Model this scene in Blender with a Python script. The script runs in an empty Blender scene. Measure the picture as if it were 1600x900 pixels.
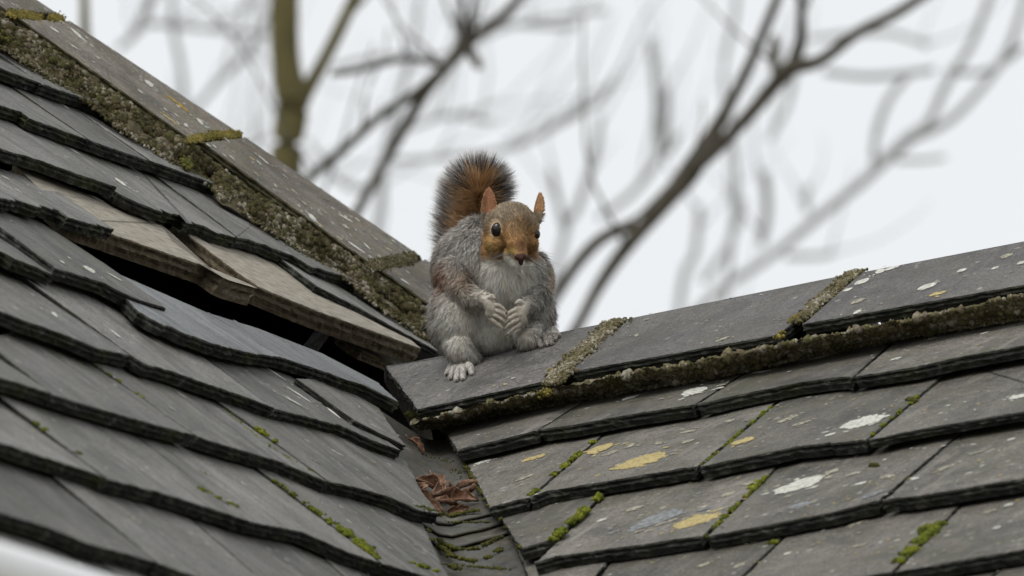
import bpy, bmesh, math, random
import numpy as np
from mathutils import Vector, Matrix, noise

random.seed(7); rng = np.random.default_rng(7)
SC = bpy.context.scene
COL = SC.collection

# ------------------------------------------------------------------ camera
W0, H0, FPX = 1600.0, 900.0, 12000.0
TH, PH = math.radians(18.5), math.radians(33.0)
CAM = Vector((0, 0, 1.6))
RT = Vector((1, 0, 0)); FW = Vector((0, math.cos(TH), math.sin(TH))); UP = Vector((0, -math.sin(TH), math.cos(TH)))
cd = bpy.data.cameras.new("camera"); cam = bpy.data.objects.new("camera", cd); COL.objects.link(cam)
cam.location = CAM; cam.rotation_euler = (math.pi / 2 + TH, 0, 0)
cd.sensor_width = 36.0; cd.lens = 36.0 * FPX / W0
cd.clip_start = 0.1; cd.clip_end = 2000
cd.dof.use_dof = True; cd.dof.focus_distance = 8.22; cd.dof.aperture_fstop = 11.5
SC.camera = cam

# ------------------------------------------------------------------ light
SUN_EL, SUN_AZ = math.radians(48), math.radians(-150)      # azimuth measured from +Y towards +X
w = bpy.data.worlds.new("World"); SC.world = w; w.use_nodes = True
nt = w.node_tree; nt.nodes.clear()
sky = nt.nodes.new("ShaderNodeTexSky"); sky.sky_type = 'NISHITA'; sky.sun_disc = False
sky.sun_elevation = SUN_EL; sky.sun_rotation = SUN_AZ; sky.air_density = 1.0; sky.dust_density = 4.0
cl = nt.nodes.new("ShaderNodeTexNoise"); cl.inputs['Scale'].default_value = 2.2; cl.inputs['Detail'].default_value = 3
tc = nt.nodes.new("ShaderNodeTexCoord"); nt.links.new(tc.outputs['Generated'], cl.inputs['Vector'])
cr = nt.nodes.new("ShaderNodeValToRGB")
cr.color_ramp.elements[0].position = .3; cr.color_ramp.elements[0].color = (7.35, 7.55, 7.68, 1)
cr.color_ramp.elements[1].position = .75; cr.color_ramp.elements[1].color = (8.1, 8.22, 8.27, 1)
nt.links.new(cl.outputs['Fac'], cr.inputs['Fac'])
mx = nt.nodes.new("ShaderNodeMix"); mx.data_type = 'RGBA'; mx.inputs['Factor'].default_value = .93
bg = nt.nodes.new("ShaderNodeBackground"); bg.inputs['Strength'].default_value = 0.1
out = nt.nodes.new("ShaderNodeOutputWorld")
nt.links.new(sky.outputs[0], mx.inputs[6]); nt.links.new(cr.outputs[0], mx.inputs[7])
nt.links.new(mx.outputs[2], bg.inputs[0]); nt.links.new(bg.outputs[0], out.inputs[0])
sd = bpy.data.lights.new("sun", 'SUN'); sd.energy = 1.5; sd.angle = math.radians(35); sd.color = (1, .97, .93)
so = bpy.data.objects.new("sun", sd); COL.objects.link(so)
sdir = Vector((math.sin(SUN_AZ) * math.cos(SUN_EL), math.cos(SUN_AZ) * math.cos(SUN_EL), math.sin(SUN_EL)))
so.rotation_euler = sdir.to_track_quat('Z', 'Y').to_euler(); so.location = (3, 8, 12)
SC.view_settings.view_transform = 'Standard'; SC.view_settings.look = 'None'
SC.view_settings.exposure = 0.24; SC.view_settings.gamma = 1.0; SC.view_settings.use_curve_mapping = False
SC.render.engine = 'CYCLES'; SC.cycles.use_denoising = True
SC.cycles.max_bounces = 6; SC.cycles.diffuse_bounces = 3; SC.cycles.glossy_bounces = 2

# ------------------------------------------------------------------ geometry frame
E1 = Vector((math.cos(PH), -math.sin(PH), 0)); E2 = Vector((math.sin(PH), math.cos(PH), 0)); ZZ = Vector((0, 0, 1))
KL, KR = 1.00, 0.72
NL = (KL * E1 + ZZ).normalized(); NR = (-KR * E2 + ZZ).normalized()
def ray(px, py): return FW + RT * ((px - 800) / FPX) + UP * ((450 - py) / FPX)
ANCH = CAM + ray(670, 680) * 8.4
class Plane:
    def __init__(s, n, x, p=ANCH):
        s.n = n; s.x = x; s.y = n.cross(x).normalized(); s.p = p
    def at(s, px, py, h=0.0):
        d = ray(px, py); t = (s.p + s.n * h - CAM).dot(s.n) / d.dot(s.n)
        return CAM + d * t
    def mat(s, o): return Matrix.Translation(o) @ Matrix((s.x, s.y, s.n)).transposed().to_4x4()
PL = Plane(NL, E2); PR = Plane(NR, E1)

# ------------------------------------------------------------------ helpers
def tag(o, label=None, cat=None, group=None, kind=None):
    if label: o['label'] = label
    if cat: o['category'] = cat
    if group: o['group'] = group
    if kind: o['kind'] = kind
    return o
def empty(name, loc, **k):
    o = bpy.data.objects.new(name, None); COL.objects.link(o); o.location = loc; o.empty_display_size = .05
    return tag(o, **k)
def link(name, me, mats, parent=None, M=None):
    o = bpy.data.objects.new(name, me); COL.objects.link(o)
    for m in (mats if isinstance(mats, (list, tuple)) else [mats]): me.materials.append(m)
    if M is not None: o.matrix_world = M
    if parent:
        o.parent = parent
        bpy.context.view_layer.update() if parent.parent else None
        o.matrix_parent_inverse = parent_inv(parent)
    return o
def parent_inv(p):
    # parents here are unrotated empties or objects whose matrix_basis is their world matrix
    m = p.matrix_basis.copy(); q = p
    while q.parent:
        m = q.parent.matrix_basis @ q.matrix_parent_inverse @ m if False else m
        q = q.parent
    return m.inverted()
def arr_mesh(name, V, F, mi=None, smooth=True):
    me = bpy.data.meshes.new(name)
    V = np.asarray(V, dtype=np.float32)
    if isinstance(F, np.ndarray):
        k = F.shape[1]
        me.vertices.add(len(V)); me.vertices.foreach_set('co', V.ravel())
        me.loops.add(F.size); me.loops.foreach_set('vertex_index', F.astype(np.int32).ravel())
        me.polygons.add(len(F)); me.polygons.foreach_set('loop_start', np.arange(0, F.size, k, dtype=np.int32))
        me.polygons.foreach_set('loop_total', np.full(len(F), k, dtype=np.int32)) if False else None
        me.update(calc_edges=True)
    else:
        me.from_pydata([tuple(v) for v in V], [], F); me.update()
    if mi is not None: me.polygons.foreach_set('material_index', np.asarray(mi, dtype=np.int32))
    me.polygons.foreach_set('use_smooth', [smooth] * len(me.polygons))
    me.update()
    return me

# ------------------------------------------------------------------ materials
def new_mat(name, rough=.75, spec=.4):
    m = bpy.data.materials.new(name); m.use_nodes = True
    n = m.node_tree; b = n.nodes['Principled BSDF']
    b.inputs['Roughness'].default_value = rough; b.inputs['Specular IOR Level'].default_value = spec
    return m, n, b
def node(n, t, **k):
    x = n.nodes.new(t)
    for a, v in k.items():
        if a in x.inputs: x.inputs[a].default_value = v
        else: setattr(x, a, v)
    return x
def mixc(n, fac, a, b, mode='MIX'):
    x = n.nodes.new('ShaderNodeMix'); x.data_type = 'RGBA'; x.blend_type = mode
    for i, v in ((0, fac), (6, a), (7, b)):
        if hasattr(v, 'is_output'): n.links.new(v, x.inputs[i])
        else: x.inputs[i].default_value = v if i == 0 else (*v, 1)
    return x.outputs[2]
def ramp(n, src, stops):
    r = n.nodes.new('ShaderNodeValToRGB'); e = r.color_ramp.elements
    while len(e) < len(stops): e.new(.5)
    for el, (p, c) in zip(e, stops):
        el.position = p; el.color = (*c, 1) if isinstance(c, tuple) else (c, c, c, 1)
    n.links.new(src, r.inputs['Fac']); return r.outputs['Color']
def bump(n, b, h, strength=.4, dist=.002):
    x = n.nodes.new('ShaderNodeBump'); x.inputs['Strength'].default_value = strength; x.inputs['Distance'].default_value = dist
    n.links.new(h, x.inputs['Height']); n.links.new(x.outputs[0], b.inputs['Normal'])

def slate_mat(name, base, dark, moss=.35, speck=.5, rough=.62, brown=0.0, streak=(1, 1, 1), sks=1.0):
    m, n, b = new_mat(name, rough, .35)
    t = node(n, 'ShaderNodeTexCoord'); oi = node(n, 'ShaderNodeObjectInfo')
    off = node(n, 'ShaderNodeVectorMath', operation='SCALE'); off.inputs['Scale'].default_value = 37.0
    cmb = node(n, 'ShaderNodeCombineXYZ')
    for i in range(3): n.links.new(oi.outputs['Random'], cmb.inputs[i])
    n.links.new(cmb.outputs[0], off.inputs[0])
    add = node(n, 'ShaderNodeVectorMath', operation='ADD'); n.links.new(t.outputs['Object'], add.inputs[0]); n.links.new(off.outputs[0], add.inputs[1])
    mp = node(n, 'ShaderNodeMapping'); mp.inputs['Scale'].default_value = streak; n.links.new(add.outputs[0], mp.inputs[0])
    def nz(scale, det=5, ro=.6, src=mp.outputs[0], dis=0):
        x = node(n, 'ShaderNodeTexNoise', Scale=scale, Detail=det, Roughness=ro, Distortion=dis); n.links.new(src, x.inputs['Vector']); return x.outputs['Fac']
    big = nz(7, 4); mid = nz(28, 6, .65); fine = nz(160, 6, .7)
    c = mixc(n, ramp(n, big, [(.38, 0.), (.6, 1.)]), dark, base)
    c = mixc(n, ramp(n, mid, [(.45, 0.), (.75, .55)]), c, tuple(min(1, v * 1.55) for v in base))
    c = mixc(n, ramp(n, fine, [(.35, .6), (.5, 0.)]), c, tuple(v * .45 for v in dark))
    g2 = nz(420, 4, .6)
    c = mixc(n, 1.0, c, ramp(n, g2, [(.3, .45), (.5, 1.), (.7, 1.75)]), 'MULTIPLY')
    mp2 = node(n, 'ShaderNodeMapping'); mp2.inputs['Scale'].default_value = (46, 7, 10); mp2.inputs['Rotation'].default_value = (0, 0, .25); n.links.new(add.outputs[0], mp2.inputs[0])
    sk = node(n, 'ShaderNodeTexNoise', Scale=1., Detail=7., Roughness=.72, Distortion=.4); n.links.new(mp2.outputs[0], sk.inputs['Vector'])
    c = mixc(n, ramp(n, sk.outputs['Fac'], [(.54, 0.), (.66, .55 * sks)]), c, tuple(v * 1.75 for v in base))
    c = mixc(n, ramp(n, sk.outputs['Fac'], [(.30, .7 * sks), (.42, 0.)]), c, tuple(v * .55 for v in dark))
    # per slate tone
    hv = node(n, 'ShaderNodeHueSaturation'); mr = node(n, 'ShaderNodeMapRange'); mr.inputs['To Min'].default_value = .72; mr.inputs['To Max'].default_value = 1.25
    n.links.new(oi.outputs['Random'], mr.inputs['Value']); n.links.new(mr.outputs[0], hv.inputs['Value']); n.links.new(c, hv.inputs['Color']); c = hv.outputs[0]
    if brown: c = mixc(n, ramp(n, nz(16, 5, .7), [(.4, 0.), (.62, brown)]), c, (.16, .11, .06))
    # greenish algae film
    c = mixc(n, ramp(n, nz(11, 5, .7), [(.45, 0.), (.72, moss)]), c, (.085, .085, .04))
    # crusty lichen specks
    vo = node(n, 'ShaderNodeTexVoronoi', Scale=62.0, Randomness=1.0); n.links.new(add.outputs[0], vo.inputs['Vector'])
    wob = nz(120, 4, .6, add.outputs[0])
    ad = node(n, 'ShaderNodeMath', operation='MULTIPLY_ADD'); n.links.new(wob, ad.inputs[0]); ad.inputs[1].default_value = .5; n.links.new(vo.outputs['Distance'], ad.inputs[2])
    spot = ramp(n, ad.outputs[0], [(.40, 1.), (.47, 0.)])
    sel = ramp(n, nz(13, 3, .5, add.outputs[0]), [(.52, 0.), (.66, speck)])
    rnd = node(n, 'ShaderNodeSeparateColor'); n.links.new(vo.outputs['Color'], rnd.inputs[0])
    sel2 = ramp(n, rnd.outputs[0], [(.45, 0.), (.55, 1.)])
    f1 = node(n, 'ShaderNodeMath', operation='MULTIPLY'); n.links.new(spot, f1.inputs[0]); n.links.new(sel, f1.inputs[1])
    f2 = node(n, 'ShaderNodeMath', operation='MULTIPLY'); n.links.new(f1.outputs[0], f2.inputs[0]); n.links.new(sel2, f2.inputs[1])
    c = mixc(n, f2.outputs[0], c, (.42, .41, .36))
    n.links.new(c, b.inputs['Base Color'])
    rr = node(n, 'ShaderNodeMapRange'); rr.inputs['To Min'].default_value = rough - .12; rr.inputs['To Max'].default_value = rough + .2
    n.links.new(mid, rr.inputs['Value']); n.links.new(rr.outputs[0], b.inputs['Roughness'])
    hsum = node(n, 'ShaderNodeMath', operation='MULTIPLY_ADD'); n.links.new(fine, hsum.inputs[0]); hsum.inputs[1].default_value = .5; n.links.new(mid, hsum.inputs[2])
    # riven steps
    st = ramp(n, nz(9, 3, .5), [(.50, 0.), (.515, 1.)])
    h2 = node(n, 'ShaderNodeMath', operation='MULTIPLY_ADD'); n.links.new(st, h2.inputs[0]); h2.inputs[1].default_value = .35; n.links.new(hsum.outputs[0], h2.inputs[2])
    bump(n, b, h2.outputs[0], .75, .005)
    return m
M_SLATE_L = slate_mat("slate_left", (.145, .141, .133), (.074, .073, .067), moss=.35, speck=.8, rough=.58, streak=(2.2, .8, 1))
M_SLATE_R = slate_mat("slate_right", (.13, .12, .106), (.07, .066, .057), moss=.45, speck=.85, rough=.64)
M_RIDGE = slate_mat("slate_ridge", (.115, .108, .103), (.07, .067, .065), moss=.25, speck=.7, rough=.62, sks=.5)
M_HIP = slate_mat("slate_hip", (.165, .15, .13), (.08, .073, .062), moss=.5, speck=1., rough=.8, brown=.28, sks=.12)
M_BLUE = slate_mat("slate_blue", (.15, .158, .163), (.085, .09, .092), moss=.15, speck=.5, rough=.52, streak=(3, .6, 1))

def edge_mat():
    m, n, b = new_mat("slate_edge", .85, .2)
    t = node(n, 'ShaderNodeTexCoord')
    a = node(n, 'ShaderNodeTexNoise', Scale=60., Detail=6., Roughness=.7); n.links.new(t.outputs['Object'], a.inputs['Vector'])
    g = node(n, 'ShaderNodeTexNoise', Scale=14., Detail=4.); n.links.new(t.outputs['Object'], g.inputs['Vector'])
    mp = node(n, 'ShaderNodeMapping'); mp.inputs['Scale'].default_value = (12, 12, 420); n.links.new(t.outputs['Object'], mp.inputs[0])
    ly = node(n, 'ShaderNodeTexNoise', Scale=1., Detail=3.); n.links.new(mp.outputs[0], ly.inputs['Vector'])
    c = ramp(n, a.outputs['Fac'], [(.35, (.012, .013, .011)), (.55, (.032, .033, .029)), (.66, (.085, .086, .078)), (.78, (.17, .17, .155))])
    c = mixc(n, ramp(n, g.outputs['Fac'], [(.5, 0.), (.68, .6)]), c, (.04, .048, .012))
    n.links.new(c, b.inputs['Base Color'])
    s = node(n, 'ShaderNodeMath', operation='ADD'); n.links.new(a.outputs['Fac'], s.inputs[0]); n.links.new(ly.outputs['Fac'], s.inputs[1])
    bump(n, b, s.outputs[0], .9, .004)
    return m
M_EDGE = edge_mat()

def noisy(name, stops, scale=40., rough=.9, bs=.6, bd=.003, stretch=(1, 1, 1), spec=.2, coord='Object', det=6.):
    m, n, b = new_mat(name, rough, spec)
    t = node(n, 'ShaderNodeTexCoord'); mp = node(n, 'ShaderNodeMapping'); mp.inputs['Scale'].default_value = stretch
    n.links.new(t.outputs[coord], mp.inputs[0])
    a = node(n, 'ShaderNodeTexNoise', Scale=scale, Detail=det, Roughness=.65); n.links.new(mp.outputs[0], a.inputs['Vector'])
    n.links.new(ramp(n, a.outputs['Fac'], stops), b.inputs['Base Color'])
    bump(n, b, a.outputs['Fac'], bs, bd)
    return m
def island(name, stops, rough=.95, nscale=300.):
    """colour changes from clump to clump"""
    m, n, b = new_mat(name, rough, .12)
    g = node(n, 'ShaderNodeNewGeometry'); t = node(n, 'ShaderNodeTexCoord')
    a = node(n, 'ShaderNodeTexNoise', Scale=22., Detail=3.); n.links.new(t.outputs['Object'], a.inputs['Vector'])
    s = node(n, 'ShaderNodeMath', operation='MULTIPLY_ADD'); n.links.new(a.outputs['Fac'], s.inputs[0]); s.inputs[1].default_value = 1.3; s.inputs[2].default_value = -.4
    q = node(n, 'ShaderNodeMath', operation='MULTIPLY_ADD'); n.links.new(g.outputs['Random Per Island'], q.inputs[0]); q.inputs[1].default_value = .62; n.links.new(s.outputs[0], q.inputs[2])
    c = ramp(n, q.outputs[0], stops)
    f = node(n, 'ShaderNodeTexNoise', Scale=nscale, Detail=4.); n.links.new(t.outputs['Object'], f.inputs['Vector'])
    c = mixc(n, ramp(n, f.outputs['Fac'], [(.35, .55), (.6, 0.)]), c, (.02, .02, .012))
    n.links.new(c, b.inputs['Base Color']); bump(n, b, f.outputs['Fac'], .8, .0012)
    return m
M_BEDMOSS = island("mortar_moss", [(.12, (.04, .036, .018)), (.34, (.12, .11, .05)), (.5, (.18, .165, .085)), (.64, (.15, .115, .075)), (.8, (.30, .28, .215)), (1., (.42, .40, .34))])
M_HIPMOSS = island("hip_mortar_moss", [(.18, (.022, .018, .009)), (.40, (.07, .058, .026)), (.56, (.075, .076, .026)), (.70, (.12, .095, .058)), (.86, (.23, .205, .155)), (1., (.40, .37, .31))])
M_GREEN = island("green_moss", [(.1, (.03, .04, .006)), (.4, (.09, .11, .012)), (.7, (.17, .19, .018)), (1., (.22, .23, .03))])
M_OLIVE = island("olive_moss", [(.1, (.022, .022, .006)), (.5, (.06, .062, .014)), (.9, (.13, .13, .03))])
M_YMOSS = island("ochre_moss", [(.1, (.06, .05, .012)), (.5, (.17, .14, .03)), (.9, (.30, .24, .07))])
M_MORTAR = noisy("mortar", [(.3, (.04, .034, .02)), (.5, (.11, .095, .055)), (.7, (.24, .215, .16))], 55., bs=1, bd=.006)
M_LWHITE = noisy("white_lichen", [(.28, (.14, .14, .12)), (.5, (.50, .50, .45)), (.7, (.62, .62, .57))], 260., bd=.001)
M_LYELL = noisy("yellow_lichen", [(.30, (.13, .11, .06)), (.5, (.40, .32, .14)), (.7, (.48, .42, .24))], 260., bd=.001)
M_LORANGE = noisy("orange_lichen", [(.3, (.20, .14, .03)), (.6, (.42, .29, .045))], 260., bd=.001)
M_LGREY = noisy("grey_lichen", [(.36, (.10, .10, .10)), (.6, (.25, .265, .27))], 200., bd=.001)
M_LBUFF = noisy("buff_lichen", [(.36, (.11, .10, .085)), (.6, (.38, .36, .28))], 260., bd=.001)
LICH = [M_LWHITE, M_LYELL, M_LORANGE, M_LGREY, M_LBUFF]
M_BOARD = noisy("weathered_board", [(.28, (.07, .058, .042)), (.42, (.20, .178, .14)), (.55, (.33, .30, .25)), (.75, (.46, .43, .37))], 34., bs=.8, bd=.002, stretch=(1.2, 9, 9), rough=.8)
M_BOARDEDGE = noisy("board_edge", [(.3, (.06, .048, .03)), (.6, (.13, .105, .07)), (.8, (.20, .17, .12))], 22., bs=.8, bd=.003, stretch=(1, 8, 8))
M_HIPEDGE = noisy('hip_edge', [(.3, (.03, .028, .015)), (.55, (.075, .068, .035)), (.78, (.20, .185, .13))], 60., bs=.9, bd=.004)
M_VOIDSHADE = noisy("roof_void_shade", [(.3, (.003, .003, .003)), (.7, (.008, .007, .006))], 20., rough=1., spec=0.)  # near black: paints in the deep shade seen through the open gaps
M_LEAD = noisy("valley_lead", [(.32, (.03, .03, .025)), (.46, (.085, .085, .077)), (.56, (.06, .052, .033)), (.66, (.12, .117, .10)), (.78, (.21, .205, .18))], 38., rough=.6, bs=.5, spec=.4)
M_LEAF = noisy("dead_leaf", [(.3, (.06, .032, .02)), (.5, (.19, .105, .065)), (.7, (.42, .29, .22))], 110., rough=.7, bd=.002)
M_WHITE = noisy("white_plastic", [(.3, (.74, .75, .76)), (.7, (.82, .83, .84))], 8., rough=.4, bs=.05, spec=.5)
M_GROUND = noisy("ground", [(.3, (.24, .23, .19)), (.7, (.36, .34, .29))], 3., coord='Generated')

# ------------------------------------------------------------------ slabs
SLABS = []   # (pixel polygon, plane point, normal, bmesh dict) for placing lichen
def pip(x, y, poly):
    c = False; j = len(poly) - 1
    for i in range(len(poly)):
        xi, yi = poly[i]; xj, yj = poly[j]
        if (yi > y) != (yj > y) and x < (xj - xi) * (y - yi) / (yj - yi) + xi: c = not c
        j = i
    return c
def jag(pts, step, amp, fine, seed):
    """resample a closed 3D loop and make it ragged; amp list per source edge"""
    outp = []; N = len(pts)
    for i in range(N):
        a, b = pts[i], pts[(i + 1) % N]; L = (b - a).length; k = max(1, int(L / step))
        side = (b - a).normalized() if L > 1e-6 else Vector((1, 0, 0))
        for j in range(k):
            p = a.lerp(b, j / k)
            if j: 
                u = noise.noise(p * 30 + Vector((seed, 0, 0))) * amp[i] + noise.noise(p * 110 + Vector((0, seed, 0))) * amp[i] * .5 + (random.random() - .5) * fine
                chip = noise.noise(p * 38 + Vector((0, 0, seed * 1.7)))
                if chip > .42: u -= amp[i] * (1.2 + 5 * (chip - .42))
            else: u = 0
            outp.append((p, u, side))
    return outp
def slab(name, parent, plane, tail, right, left, hT=.036, drop=.0185, T=.0138, mat=M_SLATE_L, emat=M_EDGE, ext=.35, label=None,
         amp=.0016, hH=None, hl=None, hr=None, lift=0.0, rough=1.0):
    """tail: px polyline (left to right); hl / hr: px of the two side joints at the course above; right/left: extra px between"""
    hT = hT + lift + random.uniform(-.0011, .0011) * (0 if name == 'ridge_tile' else 1); h0 = hT - drop
    a, b_ = plane.at(*tail[0], hT), plane.at(*tail[-1], hT)
    A, B = plane.at(*hl, h0), plane.at(*hr, h0)
    # slab plane through the tail line and mean of the heads
    t = (b_ - a).normalized(); m = (A + B) / 2 - (a + b_) / 2
    n = t.cross(m).normalized()
    if n.dot(plane.n) < 0: n = -n
    c0 = (a + b_) / 2
    def un(p): d = ray(*p); return CAM + d * ((c0 - CAM).dot(n) / d.dot(n))
    pts = [un(p) for p in tail] + [un(p) for p in right]
    kinds = ['t'] * (len(tail) - 1) + ['s'] * (len(right) + 1)
    A, B = un(hl), un(hr)
    if ext: 
        uy = (m - t * m.dot(t)).normalized()
        pts += [B + (B - pts[-1]).normalized() * .0 + (B - (pts[len(tail) - 1])) * ext, A + (A - pts[0]) * ext]
    else: pts += [B, A]
    kinds += ['h', 's']
    lp = [un(p) for p in left]
    pts += lp; kinds += ['s'] * len(lp)
    poly = list(tail) + list(right) + [hr, hl] + list(left)
    # shrink the joints a touch
    cen = sum(pts, Vector()) / len(pts)
    R = Matrix((plane.x, n.cross(plane.x).normalized(), n)); 
    xx = (plane.x - n * plane.x.dot(n)).normalized(); yy = n.cross(xx)
    M = Matrix.Translation(cen) @ Matrix((xx, yy, n)).transposed().to_4x4(); Mi = M.inverted()
    seed = random.random() * 50
    amps = [amp * rough if k == 't' else (.0005 if k == 's' else 0) for k in kinds]
    ring = jag([Mi @ p for p in pts], .006, amps, .0010, seed)
    N = len(ring)
    # orientation (ccw)
    area = sum(ring[i][0].x * ring[(i + 1) % N][0].y - ring[(i + 1) % N][0].x * ring[i][0].y for i in range(N))
    sg = 1 if area > 0 else -1
    V = []; F = []; MI = []
    base = []
    for i in range(N):
        p, u, s = ring[i]; o = Vector((s.y, -s.x, 0)) * sg   # outward
        base.append((p, u, o))
    gap = .0014
    def layer(off, z, jit):
        ids = []
        for (p, u, o) in base:
            q = p + o * (u + off - gap + (random.random() - .5) * jit); V.append((q.x, q.y, z + (random.random() - .5) * jit * .5)); ids.append(len(V) - 1)
        return ids
    rings = [layer(-.0022, 0, 0), layer(-.0004, -.0005, .0010), layer(0.0004, -.0022, .0012), layer(-.0016, -T * .33, .0030), layer(.0006, -T * .5, .0030), layer(-.0020, -T * .75, .0028), layer(-.0022, -T, .0005)]
    F.append(rings[0] if sg > 0 else rings[0][::-1]); MI.append(0)
    for k in range(len(rings) - 1):
        A_, B_ = rings[k], rings[k + 1]
        for i in range(N):
            j = (i + 1) % N
            q = [A_[i], B_[i], B_[j], A_[j]]
            F.append(q if sg > 0 else q[::-1]); MI.append(0 if k == 0 else 1)
    F.append(rings[-1][::-1] if sg > 0 else rings[-1]); MI.append(1)
    rec = dict(name=name, V=V, F=F, MI=MI, M=M, Mi=Mi, n=n, c=c0, poly=poly, mats=[mat, emat] + LICH, parent=parent, label=label, N0=N)
    SLABS.append(rec)
    return rec
def lich_disc(rec, P, r, mi, squash=1.0, z=.00045, ang=None):
    """irregular crust patch of lichen lying on the slab"""
    V, F, MI = rec['V'], rec['F'], rec['MI']
    q = rec['Mi'] @ P; s = random.random() * 99; k = 44 if r > .006 else 14; a0 = random.random() * 6.28
    ids = []; an = ang if ang is not None else random.random() * 3.14
    z = z + random.random() * .0003
    for i in range(k):
        a = i / k * 2 * math.pi
        rr = r * (1 + .22 * noise.noise(Vector((math.cos(a) * 1.2, math.sin(a) * 1.2, s))) + .15 * noise.noise(Vector((math.cos(a) * 5, math.sin(a) * 5, s))) + random.uniform(-.09, .09))
        x, y = rr * math.cos(a), rr * squash * math.sin(a)
        V.append((q.x + x * math.cos(an) - y * math.sin(an), q.y + x * math.sin(an) + y * math.cos(an), z)); ids.append(len(V) - 1)
    V.append((q.x, q.y, z + min(.0008, r * .06))); c = len(V) - 1
    for i in range(k): F.append([ids[i], ids[(i + 1) % k], c]); MI.append(mi)
def PR_OR(rec, a):
    M = rec['M'].to_3x3(); return M @ Vector((math.cos(a), math.sin(a), 0))
def find(px, py, cond=None):
    for rec in SLABS:
        if pip(px, py, rec['poly']) and (cond is None or cond(rec)): return rec
    return None
def lichen(px, py, wpx, kind, squash=1.0):
    rec = find(px, py)
    if not rec: return
    d = ray(px, py); P = CAM + d * ((rec['c'] - CAM).dot(rec['n']) / d.dot(rec['n']))
    dep = (P - CAM).dot(FW)
    R_ = wpx / 2 * dep / FPX / .86; mi = 2 + dict(w=0, y=1, o=2, g=3, b=4)[kind]
    lich_disc(rec, P, R_, mi, squash)
    for _ in range(int(3 + R_ * 500)):
        a = random.random() * 6.28; q = R_ * random.uniform(.9, 1.7)
        lich_disc(rec, P + PR_OR(rec, a) * q, R_ * random.uniform(.06, .25), random.choice((mi, mi, 6)), random.uniform(.5, 1))

house = None
roofL = empty("slate_roof", PL.at(300, 560), label="steep grey slate roof on the left with slipped and broken slates", cat="roof")
roofR = empty("slate_roof", PR.at(1150, 760), label="lichen spotted slate roof on the right of the valley", cat="roof")

def SL(tail, hl, hr, right=(), left=(), **k): return slab("slate", k.pop('parent', roofL), PL, tail, list(right), list(left), hl=hl, hr=hr, hT=k.pop('hT', .037), **k)
def SR(tail, hl, hr, right=(), left=(), **k): return slab("slate", roofR, PR, tail, list(right), list(left), hl=hl, hr=hr, mat=M_SLATE_R, hT=k.pop('hT', .036), drop=k.pop('drop', .0190), T=k.pop('T', .0142), **k)
SL([(-60, 88), (0, 106), (67, 131)], (-130, 40), (-10, 78))
SL([(67, 132), (137, 155), (175, 172)], (-10, 78), (60, 85))
SL([(-60, 145), (0, 165), (32, 174), (47, 185), (57, 189), (140, 219)], (-160, 80), (7, 127), rough=1.6)
SL([(141, 219), (170, 230), (235, 252)], (8, 127), (120, 172))
SL([(236, 251), (322, 282), (345, 292)], (121, 172), (225, 208))
SL([(-60, 212), (0, 232), (65, 251), (100, 264), (140, 278), (184, 293)], (-150, 150), (45, 205), rough=2.0, lift=.003)
SL([(187, 303), (216, 317), (250, 330), (286, 338), (294, 349), (320, 353), (340, 364), (372, 372)], (46, 206), (234, 268), rough=1.8)
SL([(374, 372), (388, 374), (460, 400), (490, 418), (540, 432), (565, 444)], (235, 267), (400, 325))
SL([(-60, 292), (0, 309), (40, 316), (60, 324), (90, 328), (108, 340), (140, 349), (180, 358)], (-150, 230), (96, 302), rough=2.2, lift=.002)
SL([(496, 447), (560, 480), (610, 508), (660, 535), (690, 552)], (430, 398), (600, 470), T=.011)
SL([(-60, 372), (0, 393), (25, 405), (60, 418), (87, 431)], (-120, 325), (-10, 362), rough=2)
SL([(88, 419), (160, 441), (192, 457), (215, 467), (262, 483)], (0, 354), (20, 320), right=[(255, 475), (165, 412)], rough=2.6, lift=.002, label="broken slate with a ragged flaking tip")
SL([(-60, 465), (0, 486), (50, 505), (107, 525), (155, 545), (207, 557)], (-130, 415), (35, 432), rough=1.3)
SL([(216, 562), (235, 572), (275, 582), (325, 600), (375, 617), (430, 638)], (36, 432), (257, 514))
SL([(432, 640), (475, 650), (545, 670), (587, 690), (628, 704)], (258, 514), (462, 592), rough=1.4)
SL([(555, 657), (600, 680), (636, 697)], (462, 590), (540, 590), right=[(625, 683), (592, 635)], ext=0, T=.009)
SL([(-60, 570), (0, 590), (50, 605), (82, 615)], (-140, 520), (0, 552))
SL([(84, 617), (125, 630), (212, 655), (250, 666), (307, 681)], (1, 552), (120, 550))
SL([(312, 684), (395, 709), (440, 722), (515, 754)], (121, 550), (337, 625))
SL([(517, 754), (562, 763), (610, 777), (655, 797), (690, 804)], (338, 625), (560, 655), right=[(662, 770), (634, 716)])
SL([(-60, 672), (0, 692), (87, 720), (150, 740), (168, 749)], (-140, 610), (0, 620))
SL([(171, 750), (212, 760), (275, 777), (390, 814)], (1, 620), (205, 675))
SL([(392, 816), (475, 832), (550, 865), (597, 880)], (206, 675), (422, 747))
SL([(599, 881), (650, 896), (712, 918)], (423, 747), (600, 775), right=[(690, 878), (660, 812)])
SL([(-60, 782), (0, 801), (75, 824), (136, 849), (249, 880)], (-140, 700), (74, 737))
SL([(250, 881), (284, 894), (455, 945)], (75, 737), (300, 812))
SL([(456, 946), (560, 975), (640, 1000)], (301, 812), (507, 872))
SL([(641, 1000), (760, 1040)], (508, 872), (640, 905))
SL([(-60, 885), (0, 905), (150, 955), (300, 985)], (-140, 820), (120, 851))
SL([(301, 985), (520, 1060)], (121, 851), (284, 925))

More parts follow.
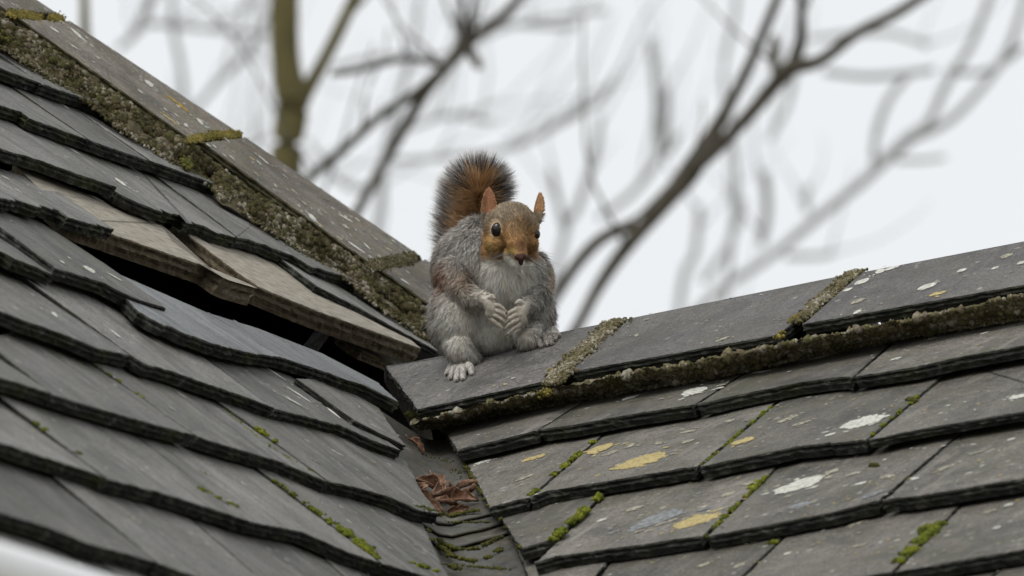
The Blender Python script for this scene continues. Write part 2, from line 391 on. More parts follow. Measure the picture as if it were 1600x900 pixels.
SR([(713, 703), (800, 682), (840, 672)], (686, 664), (917, 623))
SR([(842, 671), (900, 663), (967, 650), (1087, 631)], (918, 623), (1167, 580))
SR([(1089, 631), (1180, 611), (1250, 597), (1300, 590), (1333, 588)], (1168, 580), (1387, 541), rough=1.5)
SR([(1335, 588), (1430, 573), (1500, 557), (1600, 539), (1660, 528)], (1389, 541), (1740, 470))
SR([(763, 792), (800, 783), (827, 777)], (722, 717), (937, 683))
SR([(829, 777), (850, 768), (1010, 741), (1090, 728)], (939, 683), (1207, 633))
SR([(1093, 729), (1200, 707), (1250, 697), (1354, 687)], (1209, 633), (1460, 598), rough=1.5)
SR([(1357, 687), (1450, 668), (1600, 643), (1700, 626)], (1462, 598), (1760, 570), T=.010)
SR([(1357, 697), (1450, 680), (1600, 654), (1700, 637)], (1462, 610), (1760, 582), T=.007, hT=.0255, drop=.012, mat=M_SLATE_R) if False else None
SR([(811, 857), (864, 843)], (773, 797), (943, 772))
SR([(835, 879), (870, 869), (1000, 851), (1100, 836)], (947, 771), (1213, 730))
SR([(1103, 838), (1200, 820), (1300, 800), (1374, 781)], (1215, 730), (1490, 685))
SR([(1377, 783), (1480, 767), (1600, 747), (1700, 730)], (1492, 685), (1790, 640), rough=1.4)
SR([(848, 962), (880, 955)], (815, 882), (955, 872))
SR([(882, 975), (1119, 938)], (957, 873), (1230, 833))
SR([(1122, 938), (1394, 893)], (1232, 833), (1503, 787))
SR([(1397, 894), (1600, 858), (1720, 838)], (1505, 787), (1800, 745))
SR([(1180, 1010), (1480, 965)], (1290, 935), (1563, 888))
SR([(1482, 965), (1760, 920)], (1565, 888), (1850, 840))

# slipped slates, boards
slip1 = empty("slipped_slate", PL.at(330, 520), label="bluish slipped slate lying below the dark gap", cat="slate", group="slipped slates below the dark gap")
SL([(200, 470), (217, 487), (255, 507), (300, 525), (350, 542), (400, 553), (440, 558)], (150, 412), (322, 487), right=[], left=[(185, 455)], ext=0, mat=M_BLUE, parent=slip1, rough=1.6)
SLABS[-1]['name'] = 'slate_body'
slip2 = empty("slipped_slate", PL.at(530, 570), label="long narrow slipped slate pointing at the valley beneath the gap", cat="slate", group="slipped slates below the dark gap")
SL([(441, 559), (500, 578), (544, 594), (575, 604), (627, 630)], (323, 487), (400, 511), right=[(592, 598), (550, 576), (500, 550)], ext=0, mat=M_BLUE, parent=slip2, rough=1.3)
SLABS[-1]['name'] = 'slate_body'
def board(name, label, tail, hl, hr, right=(), left=(), **k):
    r = slab(name, None, PL, tail, list(right), list(left), hl=hl, hr=hr, mat=M_BOARD, emat=M_BOARDEDGE, ext=0, rough=.5, **k)
    r['label'] = label; return r
board("timber_board", "pale weathered board exposed left of the crack above the dark gap", [(112, 344), (182, 368), (240, 388), (320, 416), (398, 448)], (20, 255), (254, 349), right=[(350, 434), (274, 380)], hT=.034, T=.022)
board("timber_board", "long pale board tapering towards the squirrel beneath the ridge", [(404, 448), (480, 480), (540, 502), (618, 530), (660, 545)], (270, 345), (440, 400), right=[(600, 497), (500, 432)], left=[(300, 372), (370, 424)], hT=.034, T=.022)
board("timber_board", "short pale sliver of board low in the dark gap beside the ridge end", [(540, 532), (568, 548), (620, 569), (655, 584)], (525, 518), (640, 566), right=[], left=[(530, 524)], hT=.0, T=.012)

# ridge and hip capping
ridge = empty("ridge_capping", PR.at(1100, 560, .05), label="grey slate ridge capping the squirrel sits on, bedded in mossy mortar", cat="ridge")
hip = empty("hip_capping", PL.at(300, 180, .05), label="brown lichen covered hip capping sloping down from the upper left", cat="ridge")
HC = .064
HR_, HL_ = .062, .059
def cap(parent, plane, quad, back, mat, T=.017, hT=None, top=None):
    T = .0135 if plane is PR else .014
    hT = HR_ if plane is PR else HL_
    tl, tr, hr, hl = quad
    r = slab("ridge_tile", parent, plane, [tl, tr], [], [], hl=hl, hr=hr, hT=hT, drop=0.0, T=T, mat=mat, emat=M_HIPEDGE if plane is PL else M_EDGE, ext=0, amp=.0009)
    # rear wing, sloping away on the far side
    M = r['Mi'].to_3x3(); A = r['Mi'] @ plane.at(*hl, hT); B = r['Mi'] @ plane.at(*hr, hT)
    bd = (M @ back).normalized() * .16; dn = (M @ Vector((0, 0, -1))) * T * 1.25
    fwd = (M @ (-back)) * .0
    k = len(r['V'])
    for p in (A, B, B + bd, A + bd, A + dn, B + dn, B + bd + dn, A + bd + dn): r['V'].append(tuple(p + Vector((0, 0, -.0006))))
    for f in ((0, 1, 2, 3), (7, 6, 5, 4), (1, 5, 6, 2), (0, 3, 7, 4), (2, 6, 7, 3)): r['F'].append([k + i for i in f]); r['MI'].append(0)
    return r
backR = (E2 - KR * ZZ).normalized(); backL = (E2 - KL * ZZ).normalized()
cap(ridge, PR, [(650, 640), (872, 591), (962, 501), (600, 573)], backR, M_RIDGE)
cap(ridge, PR, [(880, 583), (1217, 523), (1330, 427), (972, 499)], backR, M_RIDGE)
cap(ridge, PR, [(1256, 506), (1600, 445), (1720, 424), (1830, 333), (1347, 425)], backR, M_RIDGE) if False else cap(ridge, PR, [(1252, 507), (1700, 427), (1800, 338), (1345, 425)], backR, M_RIDGE)
cap(hip, PL, [(-120, -77), (12, 17), (92, 22), (-60, -80)], backL, M_HIP)
cap(hip, PL, [(28, 27), (297, 217), (377, 209), (108, 31)], backL, M_HIP)
cap(hip, PL, [(315, 221), (578, 411), (657, 399), (382, 213)], backL, M_HIP)
cap(hip, PL, [(594, 419), (770, 548), (850, 532), (664, 404)], backL, M_HIP)

# ---- lichen placed as in the photograph
for a in [(1347, 660, 66, 'w'), (1250, 758, 70, 'w'), (1085, 612, 58, 'w', .6), (985, 622, 24, 'w'), (965, 618, 30, 'b', .5), (1449, 448, 26, 'w'), (1347, 440, 22, 'w'), (1375, 424, 26, 'w', .5), (1325, 453, 14, 'w'), (1341, 471, 20, 'b'), (1340, 488, 18, 'w', .6),
          (1392, 420, 24, 'w', .6), (1503, 423, 14, 'w'), (1555, 419, 12, 'w'), (1573, 400, 20, 'b'), (1597, 411, 14, 'w'), (1465, 459, 26, 'y', .6), (1592, 620, 34, 'w', .7), (1000, 721, 72, 'y'), (1087, 814, 64, 'y'), (938, 702, 50, 'y', .7), (955, 708, 20, 'b'),
          (1160, 690, 32, 'y'), (835, 716, 34, 'y', .7), (1139, 772, 22, 'b'), (1168, 756, 20, 'b'), (820, 747, 28, 'b', .6), (1232, 655, 34, 'b', .6), (1252, 662, 26, 'b', .6), (1025, 812, 86, 'g', .7), (755, 722, 26, 'w', .6),
          (992, 795, 24, 'b'), (940, 813, 14, 'w'), (985, 697, 26, 'b', .5), (1030, 693, 20, 'b', .5), (1075, 675, 30, 'b', .4), (1075, 690, 18, 'b'), (1140, 658, 22, 'b', .5), (1100, 883, 18, 'b'), (1155, 884, 24, 'b', .7), (1180, 846, 16, 'w'),
          (1299, 738, 26, 'b', .6), (1332, 741, 18, 'b'), (1345, 756, 16, 'w'), (1387, 745, 30, 'b', .5), (1365, 773, 40, 'g', .5), (1250, 790, 42, 'g', .7), (1429, 748, 18, 'w', .6), (1480, 730, 30, 'b', .5), (1525, 708, 20, 'b', .5), (1580, 687, 12, 'w'),
          (1338, 713, 7, 'w'), (1530, 660, 12, 'w'), (1482, 634, 8, 'w'), (1450, 669, 0, 'w'), (1340, 818, 32, 'b', .5), (1343, 853, 26, 'b', .4), (1546, 800, 22, 'b', .6), (1577, 789, 14, 'w'), (1558, 825, 12, 'w'), (1231, 865, 12, 'w'),
          (1184, 582, 16, 'w'), (1195, 581, 20, 'w', .5), (1243, 562, 0, 'w'), (1400, 561, 16, 'w'), (1455, 530, 14, 'w'), (1538, 521, 12, 'w'), (1240, 609, 0, 'w'), (962, 510, 22, 'b', .4), (1010, 500, 8, 'b'), (995, 524, 16, 'b', .4),
          (1130, 530, 22, 'b', .5), (770, 604, 12, 'b', .5), (790, 601, 10, 'y', .5),
          # left roof
          (188, 285, 34, 'w', .5), (139, 421, 40, 'w', .45), (180, 434, 22, 'w', .5), (97, 410, 16, 'w', .5), (180, 522, 36, 'w', .25), (85, 492, 34, 'w', .3), (75, 370, 0, 'w'), (64, 303, 10, 'w', .5), (27, 298, 16, 'w', .5), (8, 278, 14, 'w'),
          (428, 583, 40, 'w', .25), (468, 618, 36, 'w', .3), (520, 645, 38, 'w', .3), (458, 628, 36, 'w', .22), (525, 707, 18, 'w', .4), (492, 720, 16, 'b', .5), (284, 618, 16, 'w', .4), (268, 639, 14, 'b', .5), (225, 682, 0, 'w'),
          (318, 738, 18, 'b', .5), (380, 755, 8, 'b'), (545, 815, 10, 'w', .6), (650, 852, 8, 'b'), (43, 666, 8, 'b'), (44, 688, 12, 'b', .5), (53, 674, 10, 'y', .5), (222, 735, 7, 'w'), (205, 808, 30, 'b', .25), (610, 738, 8, 'b'), (580, 722, 6, 'y'),
          (325, 740, 14, 'b', .5), (380, 756, 8, 'w'), (583, 665, 14, 'w', .3), (561, 636, 10, 'w', .3), (590, 645, 8, 'b'), (103, 168, 16, 'w', .4), (165, 204, 14, 'b', .4), (117, 237, 16, 'w', .5), (82, 225, 10, 'b', .4), (230, 640, 12, 'b', .4),
          # hip
          (121, 54, 34, 'w', .45), (115, 73, 16, 'w', .5), (85, 47, 18, 'w', .6), (233, 131, 30, 'w', .5), (219, 143, 10, 'w'), (211, 109, 14, 'b', .6), (272, 158, 30, 'o', .35), (285, 168, 26, 'o', .5), (263, 185, 28, 'y', .4), (312, 190, 26, 'w', .4), (290, 196, 22, 'w', .3),
          (352, 217, 14, 'w', .5), (393, 248, 10, 'y'), (411, 250, 22, 'w', .4), (335, 229, 8, 'w'), (362, 247, 10, 'w'), (488, 341, 34, 'w', .4), (539, 341, 26, 'w', .35), (557, 387, 30, 'w', .45), (573, 385, 18, 'w', .4), (540, 355, 18, 'b', .6),
          (505, 330, 14, 'b', .6), (475, 318, 18, 'b', .6), (460, 300, 12, 'b'), (430, 290, 16, 'b', .5), (400, 272, 12, 'b'), (530, 372, 20, 'b', .5), (500, 352, 14, 'y', .5), (632, 440, 16, 'w', .5), (445, 276, 10, 'w', .4), (585, 372, 12, 'b'), (607, 390, 14, 'y', .5)]:
    if a[2] > 0: lichen(*a)
# small random crusts
for rec in SLABS:
    if rec['mats'][0] in (M_BOARD,): continue
    xs = [p[0] for p in rec['poly']]; ys = [p[1] for p in rec['poly']]
    dens = {M_SLATE_L: .0012, M_SLATE_R: .0042, M_RIDGE: .0014, M_HIP: .010, M_BLUE: .0006}[rec['mats'][0]]
    A = (max(xs) - min(xs)) * (max(ys) - min(ys))
    for _ in range(int(A * dens)):
        x, y = random.uniform(min(xs), max(xs)), random.uniform(min(ys), max(ys))
        if pip(x, y, rec['poly']):
            d = ray(x, y); P = CAM + d * ((rec['c'] - CAM).dot(rec['n']) / d.dot(rec['n']))
            lich_disc(rec, P, random.choice((.0008, .0012, .0018, .003 if rec['mats'][0] is M_HIP else .0022)) * random.uniform(.7, 1.3), random.choice((6, 6, 2, 5, 3) if rec['mats'][0] is M_SLATE_R else (6, 6, 5, 2)), random.uniform(.5, 1))

for rec in SLABS:
    me = bpy.data.meshes.new(rec['name']); me.from_pydata(rec['V'], [], rec['F']); me.update()
    me.polygons.foreach_set('material_index', rec['MI'])
    sm = [len(f) == 4 for f in rec['F']]; me.polygons.foreach_set('use_smooth', [False] * len(sm))
    o = link(rec['name'], me, rec['mats'], None, rec['M'])
    if rec['parent']: o.parent = rec['parent']; o.matrix_parent_inverse = Matrix.Translation(rec['parent'].location).inverted()
    if rec['label']: o['label'] = rec['label']
    if rec['name'] == 'timber_board': tag(o, cat="board")

# boarding below the slates, coloured near black for the shade in the gaps
def quadmesh(name, pts, mat, parent, thick, n):
    V = [tuple(p) for p in pts] + [tuple(p - n * thick) for p in pts]
    k = len(pts); F = [list(range(k)), list(range(2 * k - 1, k - 1, -1))] + [[i, i + k, (i + 1) % k + k, (i + 1) % k] for i in range(k)]
    me = bpy.data.meshes.new(name); me.from_pydata(V, [], F); me.update()
    o = link(name, me, mat); o.parent = parent; o.matrix_parent_inverse = Matrix.Translation(parent.location).inverted(); return o
vd = (E1 - (KL / KR) * E2 - KL * ZZ).normalized()       # valley runs down this way
hL = -.055
quadmesh("underlay", [PL.at(-160, -60, hL), PL.at(90, 90, hL), PL.at(860, 590, hL), ANCH + vd * .02 - NL * .055, ANCH + vd * 1.0 - NL * .055, PL.at(-160, 1200, hL)], M_VOIDSHADE, roofL, .02, NL)
quadmesh("underlay", [ANCH - vd * .25 - NR * .02, ANCH + vd * 1.0 - NR * .02, PR.at(1900, 1000, -.02), PR.at(1900, 420, -.02)], M_VOIDSHADE, roofR, .02, NR)
peg = bmesh.new(); bmesh.ops.create_cone(peg, cap_ends=True, segments=10, radius1=.009, radius2=.008, depth=.07)
me = bpy.data.meshes.new("batten_peg"); peg.to_mesh(me); peg.free()
o = link("batten_peg", me, M_LGREY, None, PL.mat(PL.at(489, 540, -.03))); o.parent = roofL; o.matrix_parent_inverse = Matrix.Translation(roofL.location).inverted()

# ------------------------------------------------------------------ clumps of moss
ico = bmesh.new(); bmesh.ops.create_icosphere(ico, subdivisions=1, radius=1)
IV = np.array([v.co for v in ico.verts]); IF = np.array([[v.index for v in f.verts] for f in ico.faces]); ico.free()
ico = bmesh.new(); bmesh.ops.create_icosphere(ico, subdivisions=2, radius=1)
IV2 = np.array([v.co for v in ico.verts]); IF2 = np.array([[v.index for v in f.verts] for f in ico.faces]); ico.free()
def clumps(P, R, hi=False, jit=.35):
    iv, fi = (IV2, IF2) if hi else (IV, IF)
    P = np.asarray(P); R = np.asarray(R); n = len(P)
    V = iv[None] * R[:, None, None] * (1 + rng.uniform(-jit, jit, (n, len(iv), 1))) * rng.uniform(.7, 1.25, (n, 1, 3)) + P[:, None, :]
    F = fi[None] + (np.arange(n) * len(iv))[:, None, None]
    return V.reshape(-1, 3), F.reshape(-1, 3)
def clump_obj(name, P, R, mat, parent=None, hi=False, **k):
    V, F = clumps(P, R, hi)
    o = link(name, arr_mesh(name, V, F), mat)
    if parent: o.parent = parent; o.matrix_parent_inverse = Matrix.Translation(parent.location).inverted()
    return tag(o, **k)
def lerp_poly(pl, x):
    for (x0, y0), (x1, y1) in zip(pl, pl[1:]):
        if x <= x1: return y0 + (y1 - y0) * (x - x0) / (x1 - x0)
    (x0, y0), (x1, y1) = pl[-2:]; return y1 + (y1 - y0) * (x - x1) / (x1 - x0)
def bed(parent, plane, top, bot, h1, h0, mat, nclump, rr, x0, x1, skew=0):
    NX, NY = 260, 12; V = []
    G = np.zeros((NX, NY, 3))
    for i in range(NX):
        x = x0 + (x1 - x0) * i / (NX - 1)
        A = plane.at(x, lerp_poly(top, x), h1); B = plane.at(x + skew, lerp_poly(bot, x + skew), h0)
        wv = noise.noise(Vector((x * .02, 1, 3))) * .004
        for j in range(NY):
            t = j / (NY - 1); p = A.lerp(B, t)
            d = noise.noise(p * 45) * .004 + noise.noise(p * 140) * .003 + math.sin(t * math.pi) * .003
            p = p + plane.n * (d * (1 - .5 * t)) - FW * (d + wv) * .8
            G[i, j] = p
    idx = np.arange(NX * NY).reshape(NX, NY)
    F = np.stack([idx[:-1, :-1], idx[:-1, 1:], idx[1:, 1:], idx[1:, :-1]], -1).reshape(-1, 4)
    o = link("mortar_bed", arr_mesh("mortar_bed", G.reshape(-1, 3), F), M_MORTAR); o.parent = parent; o.matrix_parent_inverse = Matrix.Translation(parent.location).inverted()
    u = rng.uniform(0, NX - 1.01, nclump); v = rng.beta(1.3, 1.0, nclump) * (NY - 1.01)
    keep = np.array([noise.noise(Vector((a * .07, b * .35, 7.7))) > -.32 for a, b in zip(u, v)]); u, v = u[keep], v[keep]
    a, b = u.astype(int), v.astype(int); fu, fv = (u - a)[:, None], (v - b)[:, None]
    P = G[a, b] * (1 - fu) * (1 - fv) + G[a + 1, b] * fu * (1 - fv) + G[a, b + 1] * (1 - fu) * fv + G[a + 1, b + 1] * fu * fv
    R = rr * rng.lognormal(0, .38, len(P))
    clump_obj("bed_moss", P, R, mat, parent, kind="stuff")
    return G
bed(ridge, PR, [(640, 662), (860, 608), (1217, 540), (1600, 462), (1700, 444)], [(655, 668), (690, 666), (780, 646), (860, 634), (927, 620), (1000, 608), (1133, 586), (1250, 560), (1414, 526), (1600, 497), (1720, 475)], HR_ - .010, .021, M_BEDMOSS, 24000, .0019, 640, 1690, skew=14)
bed(hip, PL, [(-80, -38), (28, 38), (150, 124), (297, 227), (420, 316), (578, 422), (770, 560)], [(-100, 10), (0, 72), (57, 107), (140, 160), (200, 209), (250, 240), (325, 284), (340, 314), (410, 354), (480, 398), (536, 432), (580, 472), (620, 496), (676, 534), (760, 590)], HL_ - .007, .031, M_HIPMOSS, 26000, .0020, -60, 740, skew=-16)

def strip(name, plane, pl, h, wpx, n, r, mat, parent=None, wob=.5, hi=False, pile=1.0, **k):
    """moss clumps scattered along a pixel polyline lying on a roof surface"""
    seg = [math.dist(a, b) for a, b in zip(pl, pl[1:])]; tot = sum(seg); P = []; R = []
    for _ in range(n):
        s = random.random() * tot; i = 0
        while s > seg[i]: s -= seg[i]; i += 1
        t = s / seg[i]; x = pl[i][0] * (1 - t) + pl[i + 1][0] * t; y = pl[i][1] * (1 - t) + pl[i + 1][1] * t
        q = noise.noise(Vector((x * .05, y * .05, 2.2)))
        if q < -.42: continue
        g = random.gauss(0, .36); ww = wpx * (1 + .5 * q)
        p = plane.at(x + g * ww, y + (g * ww * -.1 if plane is PR else random.gauss(0, .38) * wpx * .8), h)
        P.append(p + plane.n * random.random() * r * 1.2 * pile); R.append(r * random.uniform(.6, 1.35))
    if not P: return None
    return clump_obj(name, P, R, mat, parent, hi, **k)
HSURF = .0345
# joint moss on the ridge and hip
strip("joint_moss", PR, [(864, 602), (878, 584), (905, 557), (935, 530), (966, 502)], HR_ - .001, 20, 3800, .0018, M_BEDMOSS, ridge, wob=.12, pile=1.6, kind="stuff")
strip("joint_moss", PR, [(850, 620), (875, 585), (900, 562)], HR_ - .004, 16, 800, .0020, M_YMOSS, ridge, wob=.4, pile=2, kind="stuff")
strip("joint_moss", PR, [(1226, 524), (1250, 501), (1300, 457), (1339, 426)], HR_ - .002, 17, 3200, .0018, M_BEDMOSS, ridge, wob=.12, pile=1.6, kind="stuff")
strip("joint_moss", PR, [(1215, 530), (1240, 508), (1250, 496)], HR_ - .002, 11, 350, .0020, M_YMOSS, ridge, wob=.12, pile=1.6, kind="stuff")
strip("joint_moss", PL, [(14, 20), (50, 26), (96, 29)], HL_ - .0005, 9, 2000, .0012, M_YMOSS, hip, wob=.3, pile=.5, kind="stuff")
strip("joint_moss", PL, [(297, 219), (330, 212), (370, 210)], HL_ - .0005, 9, 2200, .0012, M_YMOSS, hip, wob=.3, pile=.5, kind="stuff")
strip("joint_moss", PL, [(580, 417), (610, 410), (644, 404)], HL_ - .0005, 13, 3600, .0014, M_HIPMOSS, hip, wob=.12, pile=.5, kind="stuff")
strip("joint_moss", PL, [(285, 232), (293, 262)], HL_ - .02, 10, 300, .0028, M_OLIVE, hip, kind="stuff")
strip("joint_moss", PL, [(0, 25), (8, 60)], HL_ - .02, 14, 300, .0028, M_OLIVE, hip, kind="stuff")
strip("joint_moss", PR, [(655, 668), (690, 667), (780, 647), (860, 635), (927, 621), (1000, 609), (1133, 587), (1250, 561), (1414, 527), (1600, 498), (1700, 480)], .0215, 7, 4200, .0017, M_BEDMOSS, ridge, wob=.4, kind="stuff")
strip("joint_moss", PL, [(0, 72), (57, 107), (140, 160), (200, 209), (250, 240), (325, 284), (410, 352), (480, 396), (536, 430), (600, 484), (676, 534)], .033, 8, 3000, .0018, M_HIPMOSS, hip, wob=.4, kind="stuff")
# moss between slates: one stuff object per roof
def mosses(label, name, plane, specs, mat, hi=True):
    P = []; R = []
    for pl, wpx, n, r in specs:
        seg = [math.dist(a, b) for a, b in zip(pl, pl[1:])]; tot = sum(seg) or 1
        for _ in range(n):
            s = random.random() * tot; i = 0
            while i < len(seg) - 1 and s > seg[i]: s -= seg[i]; i += 1
            t = s / max(seg[i], 1e-6); x = pl[i][0] * (1 - t) + pl[i + 1][0] * t; y = pl[i][1] * (1 - t) + pl[i + 1][1] * t
            q = noise.noise(Vector((x * .09, y * .09, 5.2)))
            if q < -.1: continue
            g = random.gauss(0, .33) * wpx
            rec = find(x + g, y) or find(x - 4, y) or find(x + 4, y)
            if rec: d = ray(x + g, y); p = CAM + d * ((rec['c'] - CAM).dot(rec['n']) / d.dot(rec['n']))
            else: p = plane.at(x + g, y, .018)
            P.append(p + plane.n * (random.random() * r * 1.1 - .001)); R.append(r * random.uniform(.6, 1.3))
    return clump_obj(name, P, R, mat, None, False, label=label, cat="moss", kind="stuff")
mosses("bright green moss tufts in the joints between the left slates", "moss", PL, [
    ([(140, 565), (225, 622)], 5, 260, .0011), ([(425, 750), (500, 803), (550, 838), (592, 873)], 7, 800, .0016), ([(535, 828), (580, 862)], 11, 500, .0021), ([(310, 762), (372, 793)], 6, 220, .0014), ([(400, 668), (432, 692)], 7, 180, .0016),
    ([(655, 884), (682, 893)], 7, 160, .0020), ([(640, 878), (650, 882)], 5, 40, .0016), ([(50, 658), (74, 673)], 5, 90, .0014), ([(114, 703), (126, 710)], 5, 60, .0014), ([(350, 640), (425, 700), (515, 752)], 4, 260, .0011)], M_GREEN)
mosses("bright green moss cushions along the joints of the right slates", "moss", PR, [
    ([(932, 686), (829, 774)], 7, 480, .0020), ([(942, 773), (900, 812), (868, 840), (838, 868)], 11, 800, .0026), ([(1470, 820), (1440, 845), (1400, 882)], 14, 600, .0026), ([(1475, 820), (1440, 832)], 14, 260, .003), ([(1205, 737), (1112, 828)], 6, 260, .0017),
    ([(1190, 752), (1172, 766)], 9, 120, .0022), ([(1203, 850), (1213, 846)], 7, 60, .002), ([(1566, 888), (1558, 897)], 8, 60, .002), ([(1205, 636), (1097, 726)], 5, 260, .0015), ([(1435, 618), (1357, 683)], 5, 220, .0015)], M_GREEN)
mosses("brown moss and debris along the overlaps of the valley lining", "moss", PR, [
    ([(668, 826), (690, 848), (715, 858), (745, 857), (782, 838)], 7, 520, .0015), ([(676, 842), (705, 868), (735, 876), (765, 870), (788, 852)], 8, 520, .0015), ([(700, 880), (712, 888)], 10, 90, .002), ([(655, 790), (700, 806), (745, 796)], 14, 420, .0012), ([(640, 705), (700, 720), (740, 760)], 22, 160, .0008), ([(700, 880), (800, 890)], 26, 260, .0010), ([(680, 815), (770, 815)], 20, 200, .0009)], M_OLIVE)
mosses("dark olive moss cushions on the slate edges at the right", "moss", PR, [
    ([(1420, 622), (1428, 628)], 9, 60, .0024), ([(1362, 729), (1373, 728)], 8, 90, .0024), ([(934, 758), (946, 756)], 8, 110, .0026), ([(1026, 748), (1042, 744)], 12, 150, .0028), ([(1490, 770), (1530, 762)], 14, 220, .0024), ([(1190, 717), (1212, 715)], 9, 100, .0024), ([(1215, 712), (1240, 704)], 9, 130, .002),
    ([(770, 795), (813, 857)], 5, 260, .0016), ([(725, 722), (762, 790)], 5, 240, .0014), ([(640, 640), (655, 665)], 12, 260, .0022), ([(1105, 836), (1090, 845)], 7, 60, .002)], M_OLIVE)

# ------------------------------------------------------------------ valley lining
valley = empty("valley_gutter", ANCH + vd * .1, label="grey metal valley lining between the two slate roofs", cat="gutter")
def lining(y0, y1, lift, bulge, mat=M_LEAD):
    """a strip of lining across the valley from image row y0 to y1"""
    NT, NS = 26, 26; G = np.zeros((NT, NS, 3))
    crossL = -(vd.cross(NL)).normalized(); crossR = (vd.cross(NR)).normalized()
    if crossL.dot(RT) > 0: crossL = -crossL
    if crossR.dot(RT) < 0: crossR = -crossR
    def tv(y):   # distance down the valley where the image row is y
        lo, hi = -.3, 2.
        for _ in range(40):
            mid = (lo + hi) / 2; q = ANCH + vd * mid - CAM; yy = 450 - q.dot(UP) / q.dot(FW) * FPX
            if yy < y: lo = mid
            else: hi = mid
        return lo
    t0, t1 = tv(y0), tv(y1)
    for i in range(NT):
        for j in range(NS):
            s = j / (NS - 1) * 2 - 1
            t = t0 + (t1 - t0) * i / (NT - 1) + (bulge * (1 - s * s) if i == NT - 1 or i > NT - 6 else bulge * (1 - s * s) * i / NT)
            wdt = .20
            p = ANCH + vd * t + (crossL if s < 0 else crossR) * abs(s) * wdt
            rnd = math.exp(-(s / .22) ** 2) * .006
            p += ZZ * (rnd + lift * (i / NT) + .001 + noise.noise(p * 25) * .0025)
            G[i, j] = p
    idx = np.arange(NT * NS).reshape(NT, NS)
    F = np.stack([idx[:-1, :-1], idx[1:, :-1], idx[1:, 1:], idx[:-1, 1:]], -1).reshape(-1, 4)
    V = G.reshape(-1, 3); V2 = V - np.array(ZZ) * .003
    rim = [(idx[-1, j], idx[-1, j + 1]) for j in range(NS - 1)]
    Fr = np.array([[a, a + NT * NS, b + NT * NS, b] for a, b in rim])
    o = link("lining_sheet", arr_mesh("lining_sheet", np.vstack([V, V2]), np.vstack([F, F[:, ::-1] + NT * NS, Fr])), mat)
    o.parent = valley; o.matrix_parent_inverse = Matrix.Translation(valley.location).inverted()
lining(852, 1010, .004, .0)
lining(800, 850, .007, .075)
lining(790, 839, .011, .07)
lining(702, 826, .014, .065)
# rim strip along the cut ends of the right slates
# ------------------------------------------------------------------ dead leaves
def leaf(px, py, L, Wd, yaw, curl, plane=None, h=.012, label=None, tw=0.):
    L *= 1.1; Wd *= 1.2; curl *= 1.3; plane = plane or (PL if px < 706 else PR)
    if plane is PL: h += .004; yaw = -yaw
    NU, NV = 14, 7; V = []
    for i in range(NU):
        u = i / (NU - 1); wv = Wd * math.sin(math.pi * min(1, u * 1.02)) ** .8 * (1 + .18 * math.sin(u * 21)) * .5 + .0004
        for j in range(NV):
            v = j / (NV - 1) * 2 - 1
            a = v * curl; R = wv / max(curl, .2)
            x = (u - .5) * L; y = math.sin(a) * R; z = (1 - math.cos(a)) * R + .004 * math.sin(u * 3.1 + tw) + .0015 * math.sin(v * 6 + u * 9)
            V.append(Vector((x, y, z)))
    idx = np.arange(NU * NV).reshape(NU, NV)
    F = np.stack([idx[:-1, :-1], idx[1:, :-1], idx[1:, 1:], idx[:-1, 1:]], -1).reshape(-1, 4)
    V = [tuple(v) for v in V]; k = len(V); V += [(-L * .5, -.0006, .001), (-L * .5, .0006, .001), (-L * .78, .0004, .004), (-L * .78, -.0004, .004)]
    F = np.vstack([F, [[k, k + 1, k + 2, k + 3]]])
    me = arr_mesh("dead_leaf", V, F); me.materials.append(M_LEAF)
    o = bpy.data.objects.new("dead_leaf", me); COL.objects.link(o)
    P = CAM + ray(px, py) * ((ANCH + vd * .12 - CAM).dot(FW)); P = plane.at(px, py, h)
    o.matrix_world = plane.mat(P) @ Matrix.Rotation(yaw, 4, 'Z') @ Matrix.Rotation(tw, 4, 'X')
    md = o.modifiers.new("thick", 'SOLIDIFY'); md.thickness = .0007
    tag(o, label, "leaf", "dead leaves lying in the valley")
leaf(672, 764, .042, .020, .3, 1.3, label="curled brown leaf at the upper left of the small leaf pile", tw=.4)
leaf(690, 775, .055, .020, -.35, 1.5, label="broad rolled brown leaf lying across the middle of the leaf pile", tw=-.3, h=.016)
leaf(668, 785, .045, .012, .9, 1.0, label="thin brown leaf curved along the left side of the leaf pile", tw=.8)
leaf(712, 770, .050, .012, .75, 1.2, label="narrow brown leaf pointing up right over the leaf pile", tw=-.7, h=.022)
leaf(725, 782, .034, .020, -.2, 1.4, label="orange brown leaf at the right end of the leaf pile", tw=.5, h=.018)
leaf(703, 793, .042, .016, .15, 1.1, label="reddish leaf lowest in the leaf pile", tw=-.2, h=.018)
leaf(684, 757, .03, .014, 1.9, 1.5, label="small pale pinkish leaf on top of the leaf pile", tw=.2, h=.02)
for k_, (lx, ly, ll, lw, ya, cu, lb) in enumerate([(657, 760, .022, .010, 2.4, 1.5, "small curled leaf scrap at the far left edge of the leaf pile"), (738, 772, .022, .012, 1.0, 1.6, "small dark curled leaf against the right slates beside the leaf pile"),
        (700, 760, .026, .008, -.6, 1.2, "thin leaf stalk lying along the top of the leaf pile"), (716, 797, .020, .010, .5, 1.3, "small leaf scrap under the lower right of the leaf pile"), (676, 798, .018, .008, 1.4, 1.3, "tiny leaf scrap below the left side of the leaf pile")]):
    leaf(lx, ly, ll, lw, ya, cu, label=lb, h=.016, tw=k_ * .7 - 1)
leaf(651, 698, .020, .010, 1.2, 1.5, label="single small rolled leaf alone at the head of the valley", h=.016, tw=.6)
leaf(978, 592, .022, .005, -.4, 1.6, label="tiny dry curled leaf hanging below the ridge moss", h=.04, tw=.3)

